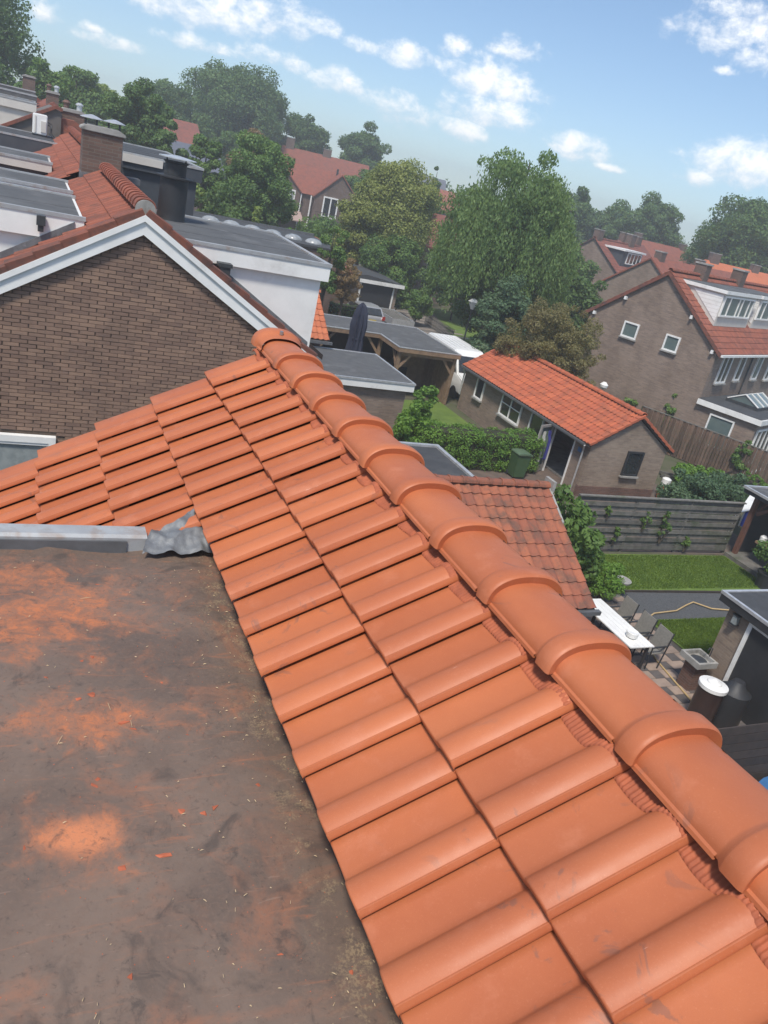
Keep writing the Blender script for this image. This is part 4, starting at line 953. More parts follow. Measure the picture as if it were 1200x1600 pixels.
# ------------------------------------------------------------------ garden buildings
def gable_roof(parent, x0, x1, y0, y1, ze, zr, axis, me, m, wu, gv, limit, ridge_me=None, over=.12, wm=None, sides=(1, 1), th=.12, und=None, rl=.33):
    """pitched roof: slab part with tiles laid on both slopes; axis 'x' or 'y' is the ridge direction"""
    mid = ((y0 + y1) / 2) if axis == 'x' else ((x0 + x1) / 2); half = ((y1 - y0) / 2) if axis == 'x' else ((x1 - x0) / 2)
    t = (zr - ze) / half; a = math.atan(t)
    if axis == 'x': P = [(x0, y0, ze - .03), (x0, mid, zr - .03), (x0, y1, ze - .03), (x0, y1, ze - th), (x0, mid, zr - th), (x0, y0, ze - th)]; d = (x1 - x0, 0, 0)
    else: P = [(x0, y0, ze - .03), (mid, y0, zr - .03), (x1, y0, ze - .03), (x1, y0, ze - th), (mid, y0, zr - th), (x0, y0, ze - th)]; d = (0, y1 - y0, 0)
    slab = MB().prism(P, d).obj('roof', und or DARKW, parent)
    L = math.hypot(half, zr - ze); nv = int(round(L / gv)); gv = L / nv
    ln = (x1 - x0) if axis == 'x' else (y1 - y0); nu = int(round(ln / wu)); wu = ln / nu; c, s = math.cos(a), math.sin(a)
    if axis == 'x':
        if sides[0]: roof_field(slab, me, m, (x1, y0, ze), (-1, 0, 0), (0, c, s), nu, nv, wu, gv, limit, wm=wm, jit=.008)
        if sides[1]: roof_field(slab, me, m, (x0, y1, ze), (1, 0, 0), (0, -c, s), nu, nv, wu, gv, 0, wm=wm, jit=.008)
    else:
        if sides[0]: roof_field(slab, me, m, (x0, y0, ze), (0, 1, 0), (c, 0, s), nu, nv, wu, gv, limit, wm=wm, jit=.008)
        if sides[1]: roof_field(slab, me, m, (x1, y1, ze), (0, -1, 0), (-c, 0, s), nu, nv, wu, gv, 0, wm=wm, jit=.008)
    if ridge_me:
        n = int(ln / rl)
        for k in range(n):
            if axis == 'x': q = Matrix.Translation((x0 + (k + .0) * ln / n, mid, zr + .03)) @ Matrix.Rotation(-math.pi / 2, 4, 'Z')
            else: q = Matrix.Translation((mid, y0 + k * ln / n, zr + .03))
            put('ridge_tile', ridge_me, parent, q)
    return slab
def rmesh(m, a=.115, b=.09, L=.33): return ridge_mesh('ridge_tile', m, a, b, L, ring=.05, seg=10, t=.012, crease=False)
# old annex behind our house
an = thing('annex', 'low annex with mossy dark red pantiles beside the fig bush', 'annex', (8.6, 13.8, 0))
AX1 = 11.22
MB().prism([(6.3, 11.35, 0), (6.3, 16.2, 0), (6.3, 16.2, 2.1), (6.3, 13.8, 3.45), (6.3, 11.35, 2.1)], (AX1 - 6.45, 0, 0)).obj('wall', BRW, an)
at_ = tile_mesh('roof_tile', OLD3, pan_profile(.243), .38, .018, .028, .32)
gable_roof(an, 6.2, AX1, 11.1, 16.5, 2.0, 3.6, 'x', at_, OLD3, .243, .32, 300, rmesh(OLD3))
MB().box(AX1 - .02, AX1 + .06, 13.62, 13.98, 3.52, 3.78).prism([(AX1 + .005, 13.7, 3.60), (AX1 + .005, 12.9, 3.13), (AX1 + .005, 12.9, 3.08), (AX1 + .005, 13.7, 3.5)], (-.05, 0, 0)).obj('mortar_verge', CONC, an)
MB().bar((6.2, 11.06, 1.93), (AX1 + .1, 11.06, 1.93), .11, .09).obj('gutter', ZINCD, an)
# low flat roof behind the annex
lf = thing('flat_roof_shed', 'small flat roof with pale metal edge behind the old annex', 'shed', (9, 17.6, 0))
MB().box(6.6, 10.85, 16.6, 18.6, 0, 2.5).obj('wall', BRW, lf)
MB().box(6.5, 10.95, 16.5, 18.7, 2.48, 2.60).obj('roof', FELTD, lf)
MB().box(10.87, 10.99, 16.46, 18.75, 2.50, 2.66).box(6.46, 10.87, 18.62, 18.75, 2.50, 2.66).obj('edge_trim', ALU, lf)
# flat-roofed garage with white fascia
lg = thing('flat_roof_garage', 'brick garage with grey felt roof and white fascia beside ivy bush', 'garage', (10.4, 26.8, 0))
MB().box(7.9, 12.95, 25.25, 28.8, 0, 2.4).obj('wall', BRG, lg)
MB().box(7.7, 13.14, 25.06, 29.0, 2.33, 2.60).obj('fascia', WHITE, lg)
MB().box(7.75, 13.08, 25.12, 28.95, 2.59, 2.625).obj('roof', FELT, lg)
MB().box(7.68, 13.16, 25.03, 25.10, 2.58, 2.65).box(13.09, 13.17, 25.10, 29.02, 2.58, 2.65).box(7.68, 13.09, 28.95, 29.02, 2.58, 2.65).obj('edge_trim', ALU, lg)
# tiled outhouse beside the white dormer
oh = thing('tiled_outhouse', 'outhouse with bright orange pantiles beside the navy parasol', 'outhouse', (9, 31, 0))
MB().prism([(6.6, 29.3, 0), (6.6, 33.0, 0), (6.6, 33.0, 2.9), (6.6, 31.1, 4.1), (6.6, 29.3, 2.9)], (4.25, 0, 0)).obj('wall', BRW, oh)
tt = tile_mesh('roof_tile', OLD4, pan_profile(.22), .38, .018, .028, .32)
gable_roof(oh, 6.4, 11.05, 28.9, 33.3, 2.95, 4.35, 'x', tt, OLD4, .22, .32, 170, rmesh(OLD4))
MB().bar((6.4, 28.84, 2.86), (11.15, 28.84, 2.86), .11, .1).obj('gutter', ZINCD, oh)
# oak carport with felt roof, L-shaped
cp = thing('oak_carport', 'oak framed carport with grey felt roof and curved braces', 'carport', (16, 34, 0))
out = [(11.2, 34.1), (15.45, 34.05), (15.45, 31.75), (18.6, 31.75), (18.6, 36.8), (11.2, 36.95)]
MB().prism([(x, y, 2.32) for x, y in out], (0, 0, .13)).obj('roof', FELT, cp)
tr = MB(); fa = MB()
for i in range(len(out)):
    p, q = out[i], out[(i + 1) % len(out)]
    tr.bar((*p, 2.46), (*q, 2.46), .09, .035); fa.bar((*p, 2.36), (*q, 2.36), .05, .17)
tr.obj('edge_trim', ALU, cp)
for i in range(len(out)):
    p, q = out[i], out[(i + 1) % len(out)]; MB().bar((*p, 2.34), (*q, 2.34), .07, .17).obj('fascia_beam', OAK, cp)
for x, y in ((15.6, 31.95), (18.45, 31.95), (15.6, 34.2), (12.6, 34.25), (18.45, 36.6)):
    MB().box(x - .08, x + .08, y - .08, y + .08, 0, 2.26).obj('post', OAK, cp)
for (x, y), (dx, dy) in (((15.6, 31.95), (.7, 0)), ((15.6, 31.95), (0, .7)), ((18.45, 31.95), (-.7, 0)), ((15.6, 34.2), (-.7, 0)), ((12.6, 34.25), (.7, 0)), ((12.6, 34.25), (-.7, 0))):
    MB().bar((x + dx * .08, y + dy * .08, 1.5), (x + dx, y + dy, 2.25), .09, .11).obj('brace', OAK, cp)
MB().box(15.7, 18.35, 31.9, 32.02, 2.08, 2.25).obj('beam', OAK, cp)
MB().box(11.3, 18.5, 36.6, 36.75, 0, 2.25).box(11.3, 11.4, 34.3, 36.6, 0, 2.25).obj('back_wall', DARKW, cp)
for k in range(9): MB().box(18.42, 18.46, 32.1 + k * .5, 32.58 + k * .5, 0, 2.2).obj('cladding_board', OAK, cp)
MB().box(17.0, 18.4, 34.6, 34.7, 0, 2.2).obj('partition', OAK, cp)
MB().box(13.0, 17.5, 34.6, 36.4, .01, .9).obj('stored_crates', BLACKP, cp)
# navy parasol, closed
pa = thing('closed_parasol', 'closed navy blue parasol tied against its pole', 'parasol', (13.0, 31, 0))
MB().tube([(13, 31, 0), (13, 31, 4.25)], .03, 8).obj('pole', METALD, pa)
MB().box(12.6, 13.4, 30.6, 31.4, 0, .1).obj('base', CONC, pa)
NAVY = mat("navy_canvas", (.018, .024, .05), (.028, .034, .062), 5, .85)
mb = MB(); n = 20
prof = [(.06, 4.22), (.15, 4.1), (.24, 3.8), (.30, 3.3), (.26, 2.75), (.30, 2.3), (.34, 2.0)]
V = []
for r, z in prof:
    for j in range(n):
        a = 2 * math.pi * j / n; rr_ = r * (1 + .22 * (1 if j % 2 else -1)); V.append((13 + rr_ * math.cos(a), 31 + rr_ * math.sin(a), z))
mb.add(V, [(i * n + j, i * n + (j + 1) % n, (i + 1) * n + (j + 1) % n, (i + 1) * n + j) for i in range(len(prof) - 1) for j in range(n)]).obj('canopy', NAVY, pa)
MB().lathe([(.275, 0), (.275, .07)], (13, 31, 2.72), 16).obj('strap', NAVY, pa)
# long tiled shed
sh = thing('brick_shed', 'long brick shed with orange pantile roof and open glazed door', 'shed', (20.8, 26.5, 0))
SX0, SX1, SY0, SY1 = 19.0, 22.6, 21.75, 31.6
MB().prism([(SX0, SY0, .42), (SX1, SY0, .42), (SX1, SY0, 2.05), ((SX0 + SX1) / 2, SY0, 3.15), (SX0, SY0, 2.1)], (0, .14, 0)).obj('gable_wall', BRY, sh)
MB().prism([(SX0, SY1, 0), (SX1, SY1, 0), (SX1, SY1, 2.05), ((SX0 + SX1) / 2, SY1, 3.15), (SX0, SY1, 2.1)], (0, -.14, 0)).obj('gable_wall', BRY, sh)
MB().box(SX0 - .02, SX1 + .02, SY0 - .02, SY0 + .13, 0, .418).obj('plinth', BRR, sh)
MB().box(SX1 - .14, SX1 - .003, SY0 + .14, SY1 - .14, 0, 2.1).obj('wall', BRY, sh)
MB().box(SX0, SX0 + .14, 24.75, SY1 - .14, 0, 2.1).box(SX0, SX0 + .14, SY0 + .14, 22.65, 0, 2.1).box(SX0, SX0 + .14, 22.65, 24.75, 2.06, 2.1).obj('wall', BRG, sh)
MB().box(SX0 + .5, SX1 - .2, SY0 + .2, SY1 - .2, 0, .05).obj('floor', CONC, sh)
stl = tile_mesh('roof_tile', OLD2, pan_profile(.212), .38, .018, .028, .30)
gable_roof(sh, SX0 - .22, SX1 + .22, SY0 - .12, SY1 + .1, 2.06, 3.32, 'y', stl, OLD2, .212, .30, 300, rmesh(OLD2, .12, .10))
verge_line(sh, (SX0 - .22, SY0 - .12, 2.09), ((SX0 + SX1) / 2, SY0 - .12, 3.35), 8, OLD2, .14, .09)
verge_line(sh, (SX1 + .22, SY0 - .12, 2.09), ((SX0 + SX1) / 2, SY0 - .12, 3.35), 8, OLD2, .14, .09)
MB().bar((SX0 - .27, SY0 + .1, 2.0), (SX0 - .27, SY1 + .1, 2.0), .09, .08).obj('gutter', ZINCD, sh)
MB().tube([(SX0 - .25, SY0 + .1, 1.97), (SX0 - .1, SY0 + .25, 1.7), (SX0 - .06, SY0 + .3, .02)], .035, 8).obj('downpipe', ALU, sh)
MB().tube([(SX0 - .25, SY1 - .1, 1.97), (SX0 - .12, SY1 - .1, 1.75), (SX0 - .1, SY1 - .1, .7)], .035, 8).obj('downpipe', ALU, sh)
FS = face4((SX0 - .005, 0, 0), (0, -1, 0), (-1, 0, 0))
for a, b, z, mul in ((-30.35, -29.65, 1.0, ()), (-28.05, -26.45, 1.0, (.48,)), (-25.7, -24.8, .95, ())):
    window(sh, a, b, z, 1.98, FS, t=.055, mull=mul, bars=(.55,) if mul else ())
window(sh, 20.75, 21.52, .95, 1.92, face4((0, SY0 - .005, 0), (1, 0, 0), (0, -1, 0)), fm=BLACKP, t=.07, bars=())
MB().box(SX0 - .03, SX0 + .12, 22.65, 22.72, 0, 2.06).box(SX0 - .03, SX0 + .12, 24.1, 24.2, 0, 2.06).box(SX0 - .03, SX0 + .12, 22.72, 24.1, 1.98, 2.06).obj('door_frame', WHITE, sh)
MB().box(SX0 + .02, SX0 + .08, 24.2, 24.75, 0, .85).box(SX0 + .02, SX0 + .08, 24.2, 24.75, 1.9, 2.06).obj('side_panel', METALD, sh)
dr = MB(); q0, q1 = Vector((SX0 - .03, 24.1, 0)), Vector((SX0 - .9, 23.75, 0))
for t0, t1, za, zb in ((0, .12, .04, 1.98), (.88, 1, .04, 1.98), (.12, .88, .04, .3), (.12, .88, 1.88, 1.98)):
    a, b = q0.lerp(q1, t0), q0.lerp(q1, t1); nrm2 = Vector((-(q1 - q0).y, (q1 - q0).x, 0)).normalized() * .045
    dr.prism([a + Vector((0, 0, za)), b + Vector((0, 0, za)), b + nrm2 + Vector((0, 0, za)), a + nrm2 + Vector((0, 0, za))], (0, 0, zb - za))
do = dr.obj('door', mat("worn_grey_paint", (.33, .31, .28), (.26, .24, .22), 6, .7), sh)
a, b = q0.lerp(q1, .12), q0.lerp(q1, .88); MB().prism([a + Vector((0, .02, .3)), b + Vector((0, .02, .3)), b + Vector((0, .03, .3)), a + Vector((0, .03, .3))], (0, 0, 1.58)).obj('pane', GLASSG, do)
MB().box(SX0 - .02, SX0 - .01, 22.18, 22.4, 1.55, 1.72).obj('house_number_plate', mat("blue_enamel", (.05, .15, .32), (.04, .11, .25), 5, .4), sh)
# clothes behind the open door
for i, (t, w, h, c, l) in enumerate(((.3, .16, 1.25, (.045, .05, .28), 'royal blue work coat hanging on the open shed door'), (.55, .15, 1.1, (.11, .15, .11), 'dark green jacket hanging on the open shed door'), (.72, .12, 1.3, (.55, .55, .52), 'white sheet hanging over the open shed door'))):
    p = q0.lerp(q1, t); m_ = mat("cloth_%d" % i, c, tuple(k * .7 for k in c), 8, .9)
    V = []; nn_ = 7
    for j in range(9):
        z = 1.8 - h * j / 8; ww = w * (.5 + .6 * min(1, j / 3))
        for k in range(nn_): u = (k / (nn_ - 1) - .5) * 2; V.append((p.x + u * ww * -.93 , p.y - .07 - .03 * math.sin(u * 7 + j * .4) - i * .02, z - .12 * abs(u) * (j < 2)))
    g = MB().add(V, [(j * nn_ + k, j * nn_ + k + 1, (j + 1) * nn_ + k + 1, (j + 1) * nn_ + k) for j in range(8) for k in range(nn_ - 1)])
    o = g.obj('hanging_garment', m_, smooth=60); tag(o, l, 'garment', 'clothes on the shed door')
for i, (x, y, w, h, c, l) in enumerate(((20.2, 23.0, .5, .8, (.25, .05, .04), 'red box inside the open shed'), (20.4, 23.6, .6, 1.2, (.10, .07, .05), 'brown cupboard inside the open shed'), (19.7, 22.9, .3, .5, (.3, .28, .25), 'pale crate inside the open shed'))):
    o = MB().box(x - w / 2, x + w / 2, y - .25, y + .25, .05, h).obj('storage_box', mat("store_%d" % i, c, c, 5, .7), bev=.02); tag(o, l, 'box', 'things stored in the shed')
# wheelie bin
wb = thing('wheelie_bin', 'dark green wheelie bin with white marks beside the hedge', 'wheelie bin', (17.25, 23.3, 0))
BING = mat("bin_green", (.05, .10, .04), (.04, .085, .035), 4, .5)
wbm = MB().prism([(17.0, 23.05, .06), (17.5, 23.05, .06), (17.55, 23.02, .95), (16.95, 23.02, .95)], (0, .5, 0)).obj('body', BING, wb, bev=.02)
MB().prism([(16.93, 22.97, .955), (17.57, 22.97, .955), (17.57, 22.97, 1.0), (17.4, 22.97, 1.04), (17.1, 22.97, 1.04), (16.93, 22.97, 1.0)], (0, .62, 0)).obj('lid', mat("bin_lid", (.10, .15, .09), (.08, .13, .075), 4, .5), wb, bev=.015)
for x in (17.0, 17.5):
    me = MB().lathe([(.1, -.03), (.1, .03)], (0, 0, 0), 14).mesh('wheel', BLACKP); put('wheel', me, wb, Matrix.Translation((x, 23.52, .1)) @ Matrix.Rotation(math.pi / 2, 4, 'Y'))
MB().box(17.2, 17.36, 23.035, 23.044, .66, .80).obj('sticker', WHITE, wb)
# horizontal plank fence behind the lawn
pf = thing('plank_fence', 'weathered grey fence of overlapping horizontal planks behind the lawn', 'fence', (19, 17.35, 0))
for k in range(12):
    z = .12 + k * .148; n = 3
    for j in range(n):
        x0, x1 = 15.4 + j * 2.28, 15.4 + (j + 1) * 2.28
        yo = .045 if k % 2 else 0
        MB().box(x0 + .004, x1 - .004, 17.34 + yo, 17.362 + yo, z + random.uniform(-.006, .006), z + .14 + random.uniform(-.006, .006)).obj('plank', GREYW, pf)
for j in range(4): MB().box(15.36 + j * 2.28, 15.44 + j * 2.28, 17.37, 17.44, 0, 1.92).obj('post', GREYW, pf)
MB().box(15.35, 22.3, 17.31, 17.42, 1.90, 1.935).obj('capping', GREYW, pf)
iv = [(18.2, 1.2, .45), (19.1, .8, .5), (16.6, 1.6, .3), (17.2, .7, .4), (20.3, .5, .35), (18.9, 1.5, .35)]
for i, (x, z, w) in enumerate(iv): shrub('ivy sprig creeping over the grey plank fence', x, 17.30, w * 1.6, w, L_MID, 260, .035, 70 + i, name='ivy', group='ivy on the plank fence', z=max(0, z - .4), nc=10)
# brown vertical board fence in front of the grey brick house
bf = thing('board_fence', 'brown vertical board fence with algae stains before the grey brick house', 'fence', (28.8, 26.4, 0))
p0, p1 = Vector((27.6, 29.0, 0)), Vector((32.0, 20.3, 0)); n = 66; dv = (p1 - p0) / n; nv_ = Vector((dv.y, -dv.x, 0)).normalized()
ang = math.atan2(dv.y, dv.x); bm_ = MB().box(0, dv.length * .86, -.012, .012, 0.04, 1.78).mesh('board', BRNW)
for k in range(n): put('board', bm_, bf, Matrix.Translation(p0 + dv * k + nv_ * (.03 if k % 2 else 0)) @ Matrix.Rotation(ang, 4, 'Z') @ Matrix.Translation((0, 0, random.uniform(-.02, .02))))
MB().bar(p0 + Vector((0, 0, 1.80)), p1 + Vector((0, 0, 1.80)), .09, .03).obj('capping', GREYW, bf)
for k in range(0, n + 1, 11):
    q = p0 + dv * k - nv_ * .06; MB().box(q.x - .05, q.x + .05, q.y - .05, q.y + .05, 0, 1.78).obj('post', BRNW, bf)
MB().bar((25.6, 24.6, .12), (29.1, 22.5, .12), .12, .12).bar((25.4, 24.3, .1), (28.8, 22.2, .1), .12, .1).obj('sleeper', GREYW)
tag(bpy.data.objects['sleeper'], 'long weathered timber sleepers lying along the brown fence', 'sleepers')
rb = thing('raised_bed', 'dark timber raised bed with green seedlings by the brown fence', 'raised bed', (29.3, 23.2, 0))
for a, b in (((28.1, 23.7), (29.6, 24.4)), ((29.6, 24.4), (30.9, 22.4)), ((30.9, 22.4), (29.3, 21.6)), ((29.3, 21.6), (28.1, 23.7))): MB().bar((*a, .25), (*b, .25), .06, .5).obj('side_board', DARKW, rb)
MB().prism([(28.15, 23.7, .36), (29.6, 24.35, .36), (30.85, 22.4, .36), (29.3, 21.7, .36)], (0, 0, .02)).obj('soil', GROUND, rb)
shrub('green seedlings growing in the raised bed', 29.6, 23.0, .45, 1.7, L_GRN, 1200, .05, 90, z=.37)
# bits in the vegetable garden
o = MB().prism([(22.9, 18.0, 1.25), (25.3, 19.6, 1.55), (24.2, 18.0, 1.5)], (0, 0, .02)).bar((22.9, 18.0, 0), (22.9, 18.0, 1.25), .04).bar((25.3, 19.6, 0), (25.3, 19.6, 1.55), .04).bar((24.2, 18.0, 0), (24.2, 18.0, 1.5), .04).obj('shade_sail', WHITE); tag(o, 'white sheet stretched on poles behind the plank fence', 'sheet')
o = MB().lathe([(.02, 0), (.3, .02), (.36, .2), (.2, .3), (.05, .34)], (25.6, 19.6, .8), 9).box(25.45, 25.75, 19.45, 19.75, 0, .8).obj('blue_bag', mat("blue_bag", (.03, .06, .4), (.02, .05, .3), 6, .5)); tag(o, 'bright blue bag among the bluish shrubs', 'bag')
rbt = thing('rain_barrel', 'terracotta coloured barrel with white lid beside shed wall', 'barrel', (23.3, 21.9, 0))
MB().lathe([(.16, 0), (.2, .2), (.2, .45), (.17, .6)], (23.3, 21.9, 0), 16).obj('body', OLD2, rbt, smooth=40); MB().lathe([(.18, .61), (.18, .85), (.1, .9)], (23.3, 21.9, 0), 16).obj('lid', WHITE, rbt, smooth=40)
# dark open pergola at the end of the lawn
pg = thing('garden_pavilion', 'dark flat roofed pavilion with reddish posts at the end of the lawn', 'pavilion', (24.6, 16, 0))
MB().box(22.15, 27.5, 13.2, 17.5, 2.28, 2.44).obj('fascia', BLACKP, pg); MB().box(22.2, 27.4, 13.3, 17.4, 2.43, 2.47).obj('roof', FELT, pg)
MB().box(22.1, 22.18, 13.15, 17.55, 2.42, 2.50).box(22.18, 27.5, 17.47, 17.55, 2.42, 2.50).obj('edge_trim', ALU, pg)
RED = mat("red_cedar", (.17, .075, .05), (.12, .055, .04), 5, .7)
for x, y in ((22.5, 17.15), (22.5, 13.5), (27.2, 17.15)): MB().box(x - .07, x + .07, y - .07, y + .07, 0, 2.28).obj('post', RED, pg)
MB().bar((22.5, 16.95, 1.7), (22.5, 16.3, 2.26), .08, .1).obj('brace', RED, pg); MB().bar((22.7, 17.15, 1.7), (23.3, 17.15, 2.26), .08, .1).obj('brace', RED, pg)
MB().box(22.8, 27.3, 17.3, 17.4, 0, 2.28).box(27.2, 27.3, 13.4, 17.3, 0, 2.28).obj('back_wall', BLACKP, pg)
MB().box(22.15, 27.4, 13.3, 17.25, 0, .14).obj('deck', GREYW, pg)
MB().box(22.5, 23.0, 13.6, 16.6, .85, .92).obj('counter', OAK, pg)
o = MB().lathe([(.05, 0), (.12, .05), (.12, .2), (.06, .26)], (22.65, 16.45, .92), 14).obj('lantern', WHITE, smooth=40); tag(o, 'round white lantern on the pavilion counter', 'lantern')
cpot = thing('potted_shrub', 'leafy shrub in black pot beside the pavilion deck', 'potted plant', (21.7, 15.1, 0))
MB().lathe([(.24, 0), (.3, .5), (.33, .5), (.33, .55)], (21.7, 15.1, 0), 14).obj('pot', BLACKP, cpot)
rng = np.random.default_rng(77); C, Rr = clumps(rng, np.array([21.7, 15.1, 1.15]), np.array([.55, .55, .6]), 18, .24, -.95); V, F = leaf_cloud(rng, C, Rr, 2200, .05); put('foliage', np_mesh('foliage', V, F, L_MID), cpot)
o = MB().lathe([(.12, 0), (.08, .2), (.07, .35), (.26, .46), (.28, .52), (.05, .49)], (15.45, 14.75, .03), 16).obj('bird_bath', CONC, smooth=40); tag(o, 'grey stone bird bath at the lawn corner', 'bird bath')
# brick garden store with black door
gs = thing('garden_store', 'brick garden store with black door and white frame', 'shed', (16.5, 9.2, 0))
MB().box(14.92, 18.5, 7.2, 10.9, 0, 2.2).obj('wall', BRY, gs)
MB().box(14.72, 18.7, 7.0, 11.1, 2.16, 2.36).obj('fascia', BLACKP, gs); MB().box(14.78, 18.65, 7.05, 11.05, 2.35, 2.385).obj('roof', FELTD, gs)
MB().box(14.70, 14.78, 6.98, 11.12, 2.34, 2.41).box(14.78, 18.7, 11.04, 11.12, 2.34, 2.41).obj('edge_trim', ALU, gs)
MB().box(15.5, 17.5, 8.2, 10.4, 2.38, 2.52).obj('roof_hatch', FELTD, gs)
MB().box(14.86, 14.925, 10.16, 10.26, 0, 2.14).box(14.86, 14.925, 8.0, 8.1, 0, 2.14).box(14.86, 14.925, 8.1, 10.16, 2.04, 2.14).obj('door_frame', WHITE, gs)
dd = MB()
MB().box(14.885, 14.93, 8.1, 10.16, 0.02, 2.04).obj('door', BLACKP, gs)
o = thing('wall_lamp', 'black framed glass lantern on the garden store wall', 'wall lamp', (14.85, 10.58, 1.85))
MB().box(14.76, 14.90, 10.5, 10.66, 1.83, 1.86).box(14.76, 14.90, 10.5, 10.66, 2.06, 2.09).box(14.89, 14.92, 10.55, 10.61, 1.86, 2.06).obj('bracket', METALD, o); MB().box(14.78, 14.885, 10.52, 10.64, 1.86, 2.06).obj('lantern_glass', CURT, o)
sn = thing('garden_sink', 'stone garden sink on brick pedestal beside the garden store', 'sink', (14.45, 10.75, 0))
MB().box(14.27, 14.63, 10.57, 10.93, 0, .72).obj('pedestal', BRR, sn)
MB().box(14.15, 14.75, 10.45, 11.05, .72, .76).box(14.15, 14.21, 10.45, 11.05, .76, .86).box(14.69, 14.75, 10.45, 11.05, .76, .86).box(14.21, 14.69, 10.45, 10.51, .76, .86).box(14.21, 14.69, 10.99, 11.05, .76, .86).obj('basin', CONC, sn)
MB().lathe([(.2, 0), (.2, .012)], (14.45, 10.75, .762), 18).obj('bowl', METALD, sn)
MB().tube([(14.72, 10.72, .86), (14.72, 10.72, 1.08), (14.62, 10.72, 1.10), (14.58, 10.72, 1.04)], .014, 6).obj('tap', METALD, sn)
br = thing('barrel', 'dark brown barrel with white conical lid by the store door', 'barrel', (13.62, 9.55, 0))
BARR = mat("brown_metal", (.05, .028, .024), (.035, .022, .02), 4, .35)
MB().lathe([(.27, 0), (.28, .05), (.28, .95), (.26, .97)], (13.62, 9.55, 0), 20).obj('body', BARR, br, smooth=40)
MB().lathe([(.31, .97), (.31, 1.05), (.16, 1.08), (.15, 1.11), (.02, 1.18)], (13.62, 9.55, 0), 20).obj('lid', WHITE, br, smooth=30)
bb = thing('water_butt', 'black water butt next to the brown barrel', 'water butt', (14.1, 9.35, 0))
MB().lathe([(.30, 0), (.34, .1), (.34, .95), (.2, 1.05), (.12, 1.2)], (14.15, 9.4, 0), 20).obj('body', BLACKP, bb, smooth=40)
MB().tube([(14.75, 9.9, .02), (14.5, 9.7, .8), (14.2, 9.45, 1.15)], .045, 8).obj('downpipe', BLACKP, bb)
# patio table, chairs and bowl
TB = thing('garden_table', 'long white garden table with black legs on the patio', 'table', (13.25, 12.4, 0))
for k in range(5): MB().box(12.92 + k * .145, 12.92 + k * .145 + .138, 11.35, 13.45, .73, .755).obj('slat', WHITE, TB)
for x in (13.0, 13.55):
    for y in (11.45, 13.35): MB().box(x - .03, x + .03, y - .03, y + .03, 0, .73).obj('leg', BLACKP, TB)
TAUPE = mat("taupe_mesh", (.22, .21, .19), (.17, .165, .15), 20, .8)
for i, (y, l) in enumerate(((13.0, 'taupe mesh chair at the table end by the bush'), (12.3, 'middle taupe mesh chair along the white table'), (11.7, 'taupe mesh chair at the table end by the hose'))):
    c = thing('garden_chair', l, 'chair', (13.95, y, 0), 'chairs at the white table')
    MB().box(13.72, 14.12, y - .22, y + .22, .42, .45).obj('seat', TAUPE, c)
    MB().prism([(14.10, y - .23, .48), (14.22, y - .23, .98), (14.24, y - .23, .98), (14.12, y - .23, .48)], (0, .46, 0)).obj('backrest', TAUPE, c)
    for x, t in ((13.74, 0), (14.12, .12)):
        for s_ in (-1, 1): MB().bar((x, y + s_ * .24, 0), (x + t * (.98 if t else 0), y + s_ * .24, .62 if not t else 1.0), .025).obj('leg', METALD, c)
    for s_ in (-1, 1): MB().bar((13.72, y + s_ * .24, .63), (14.16, y + s_ * .24, .65), .04, .025).obj('armrest', METALD, c)
o = MB().lathe([(.08, 0), (.13, .03), (.15, .15), (.14, .16), (.12, .15)], (13.25, 11.75, .757), 18).obj('bowl', WHITE, smooth=40); tag(o, 'round white pot standing on the white table', 'pot')
# garden hose
HOSE = mat("hose_yellow", (.50, .36, .18), (.44, .31, .15), 10, .6)
o = MB().tube([(14.05, 10.0, .05), (14.2, 10.9, .05), (14.35, 11.7, .05), (14.6, 12.4, .05), (14.85, 12.9, .05), (15.2, 13.35, .05), (16.0, 13.75, .06), (16.9, 13.85, .06), (17.5, 14.1, .07), (17.9, 14.25, .07), (18.3, 13.9, .06), (19.5, 13.7, .06), (21.0, 13.9, .06)], .022, 7).obj('garden_hose', HOSE, smooth=60); tag(o, 'yellow garden hose snaking across pavers and gravel path', 'hose')
o = MB().tube([(17.6, 10.6, 2.4), (17.65, 10.7, 2.75), (17.8, 10.9, 3.0), (17.9, 10.95, 3.02)], .02, 7).obj('cable', HOSE, smooth=60); tag(o, 'yellow cable rising from the garden store roof', 'cable')
# dark plank fence next to the patio
df = thing('plank_fence', 'dark brown plank fence beside the brown barrel', 'fence', (13, 7.5, 0))
for k in range(9): MB().box(10.6, 14.8, 7.44, 7.465, .08 + k * .2, .26 + k * .2).obj('plank', DARKW, df)
for x in (10.6, 12.7, 14.78): MB().box(x - .05, x + .05, 7.47, 7.56, 0, 1.9).obj('post', DARKW, df)
tp = thing('trampoline', 'blue edged round trampoline behind the dark plank fence', 'trampoline', (13.2, 6.4, 0))
MB().lathe([(1.0, 0), (1.25, 0), (1.25, .04), (1.0, .04)], (13.2, 6.1, .6), 28).obj('pad', mat("pool_blue", (.05, .16, .36), (.04, .13, .3), 5, .5), tp); MB().lathe([(1.0, 0), (1.0, .01)], (13.2, 6.1, .61), 28).obj('mat', BLACKP, tp)
for a in range(4): MB().box(13.2 + math.cos(a * 1.57) * 1.1 - .03, 13.2 + math.cos(a * 1.57) * 1.1 + .03, 6.1 + math.sin(a * 1.57) * 1.1 - .03, 6.1 + math.sin(a * 1.57) * 1.1 + .03, 0, .6).obj('leg', METALD, tp)

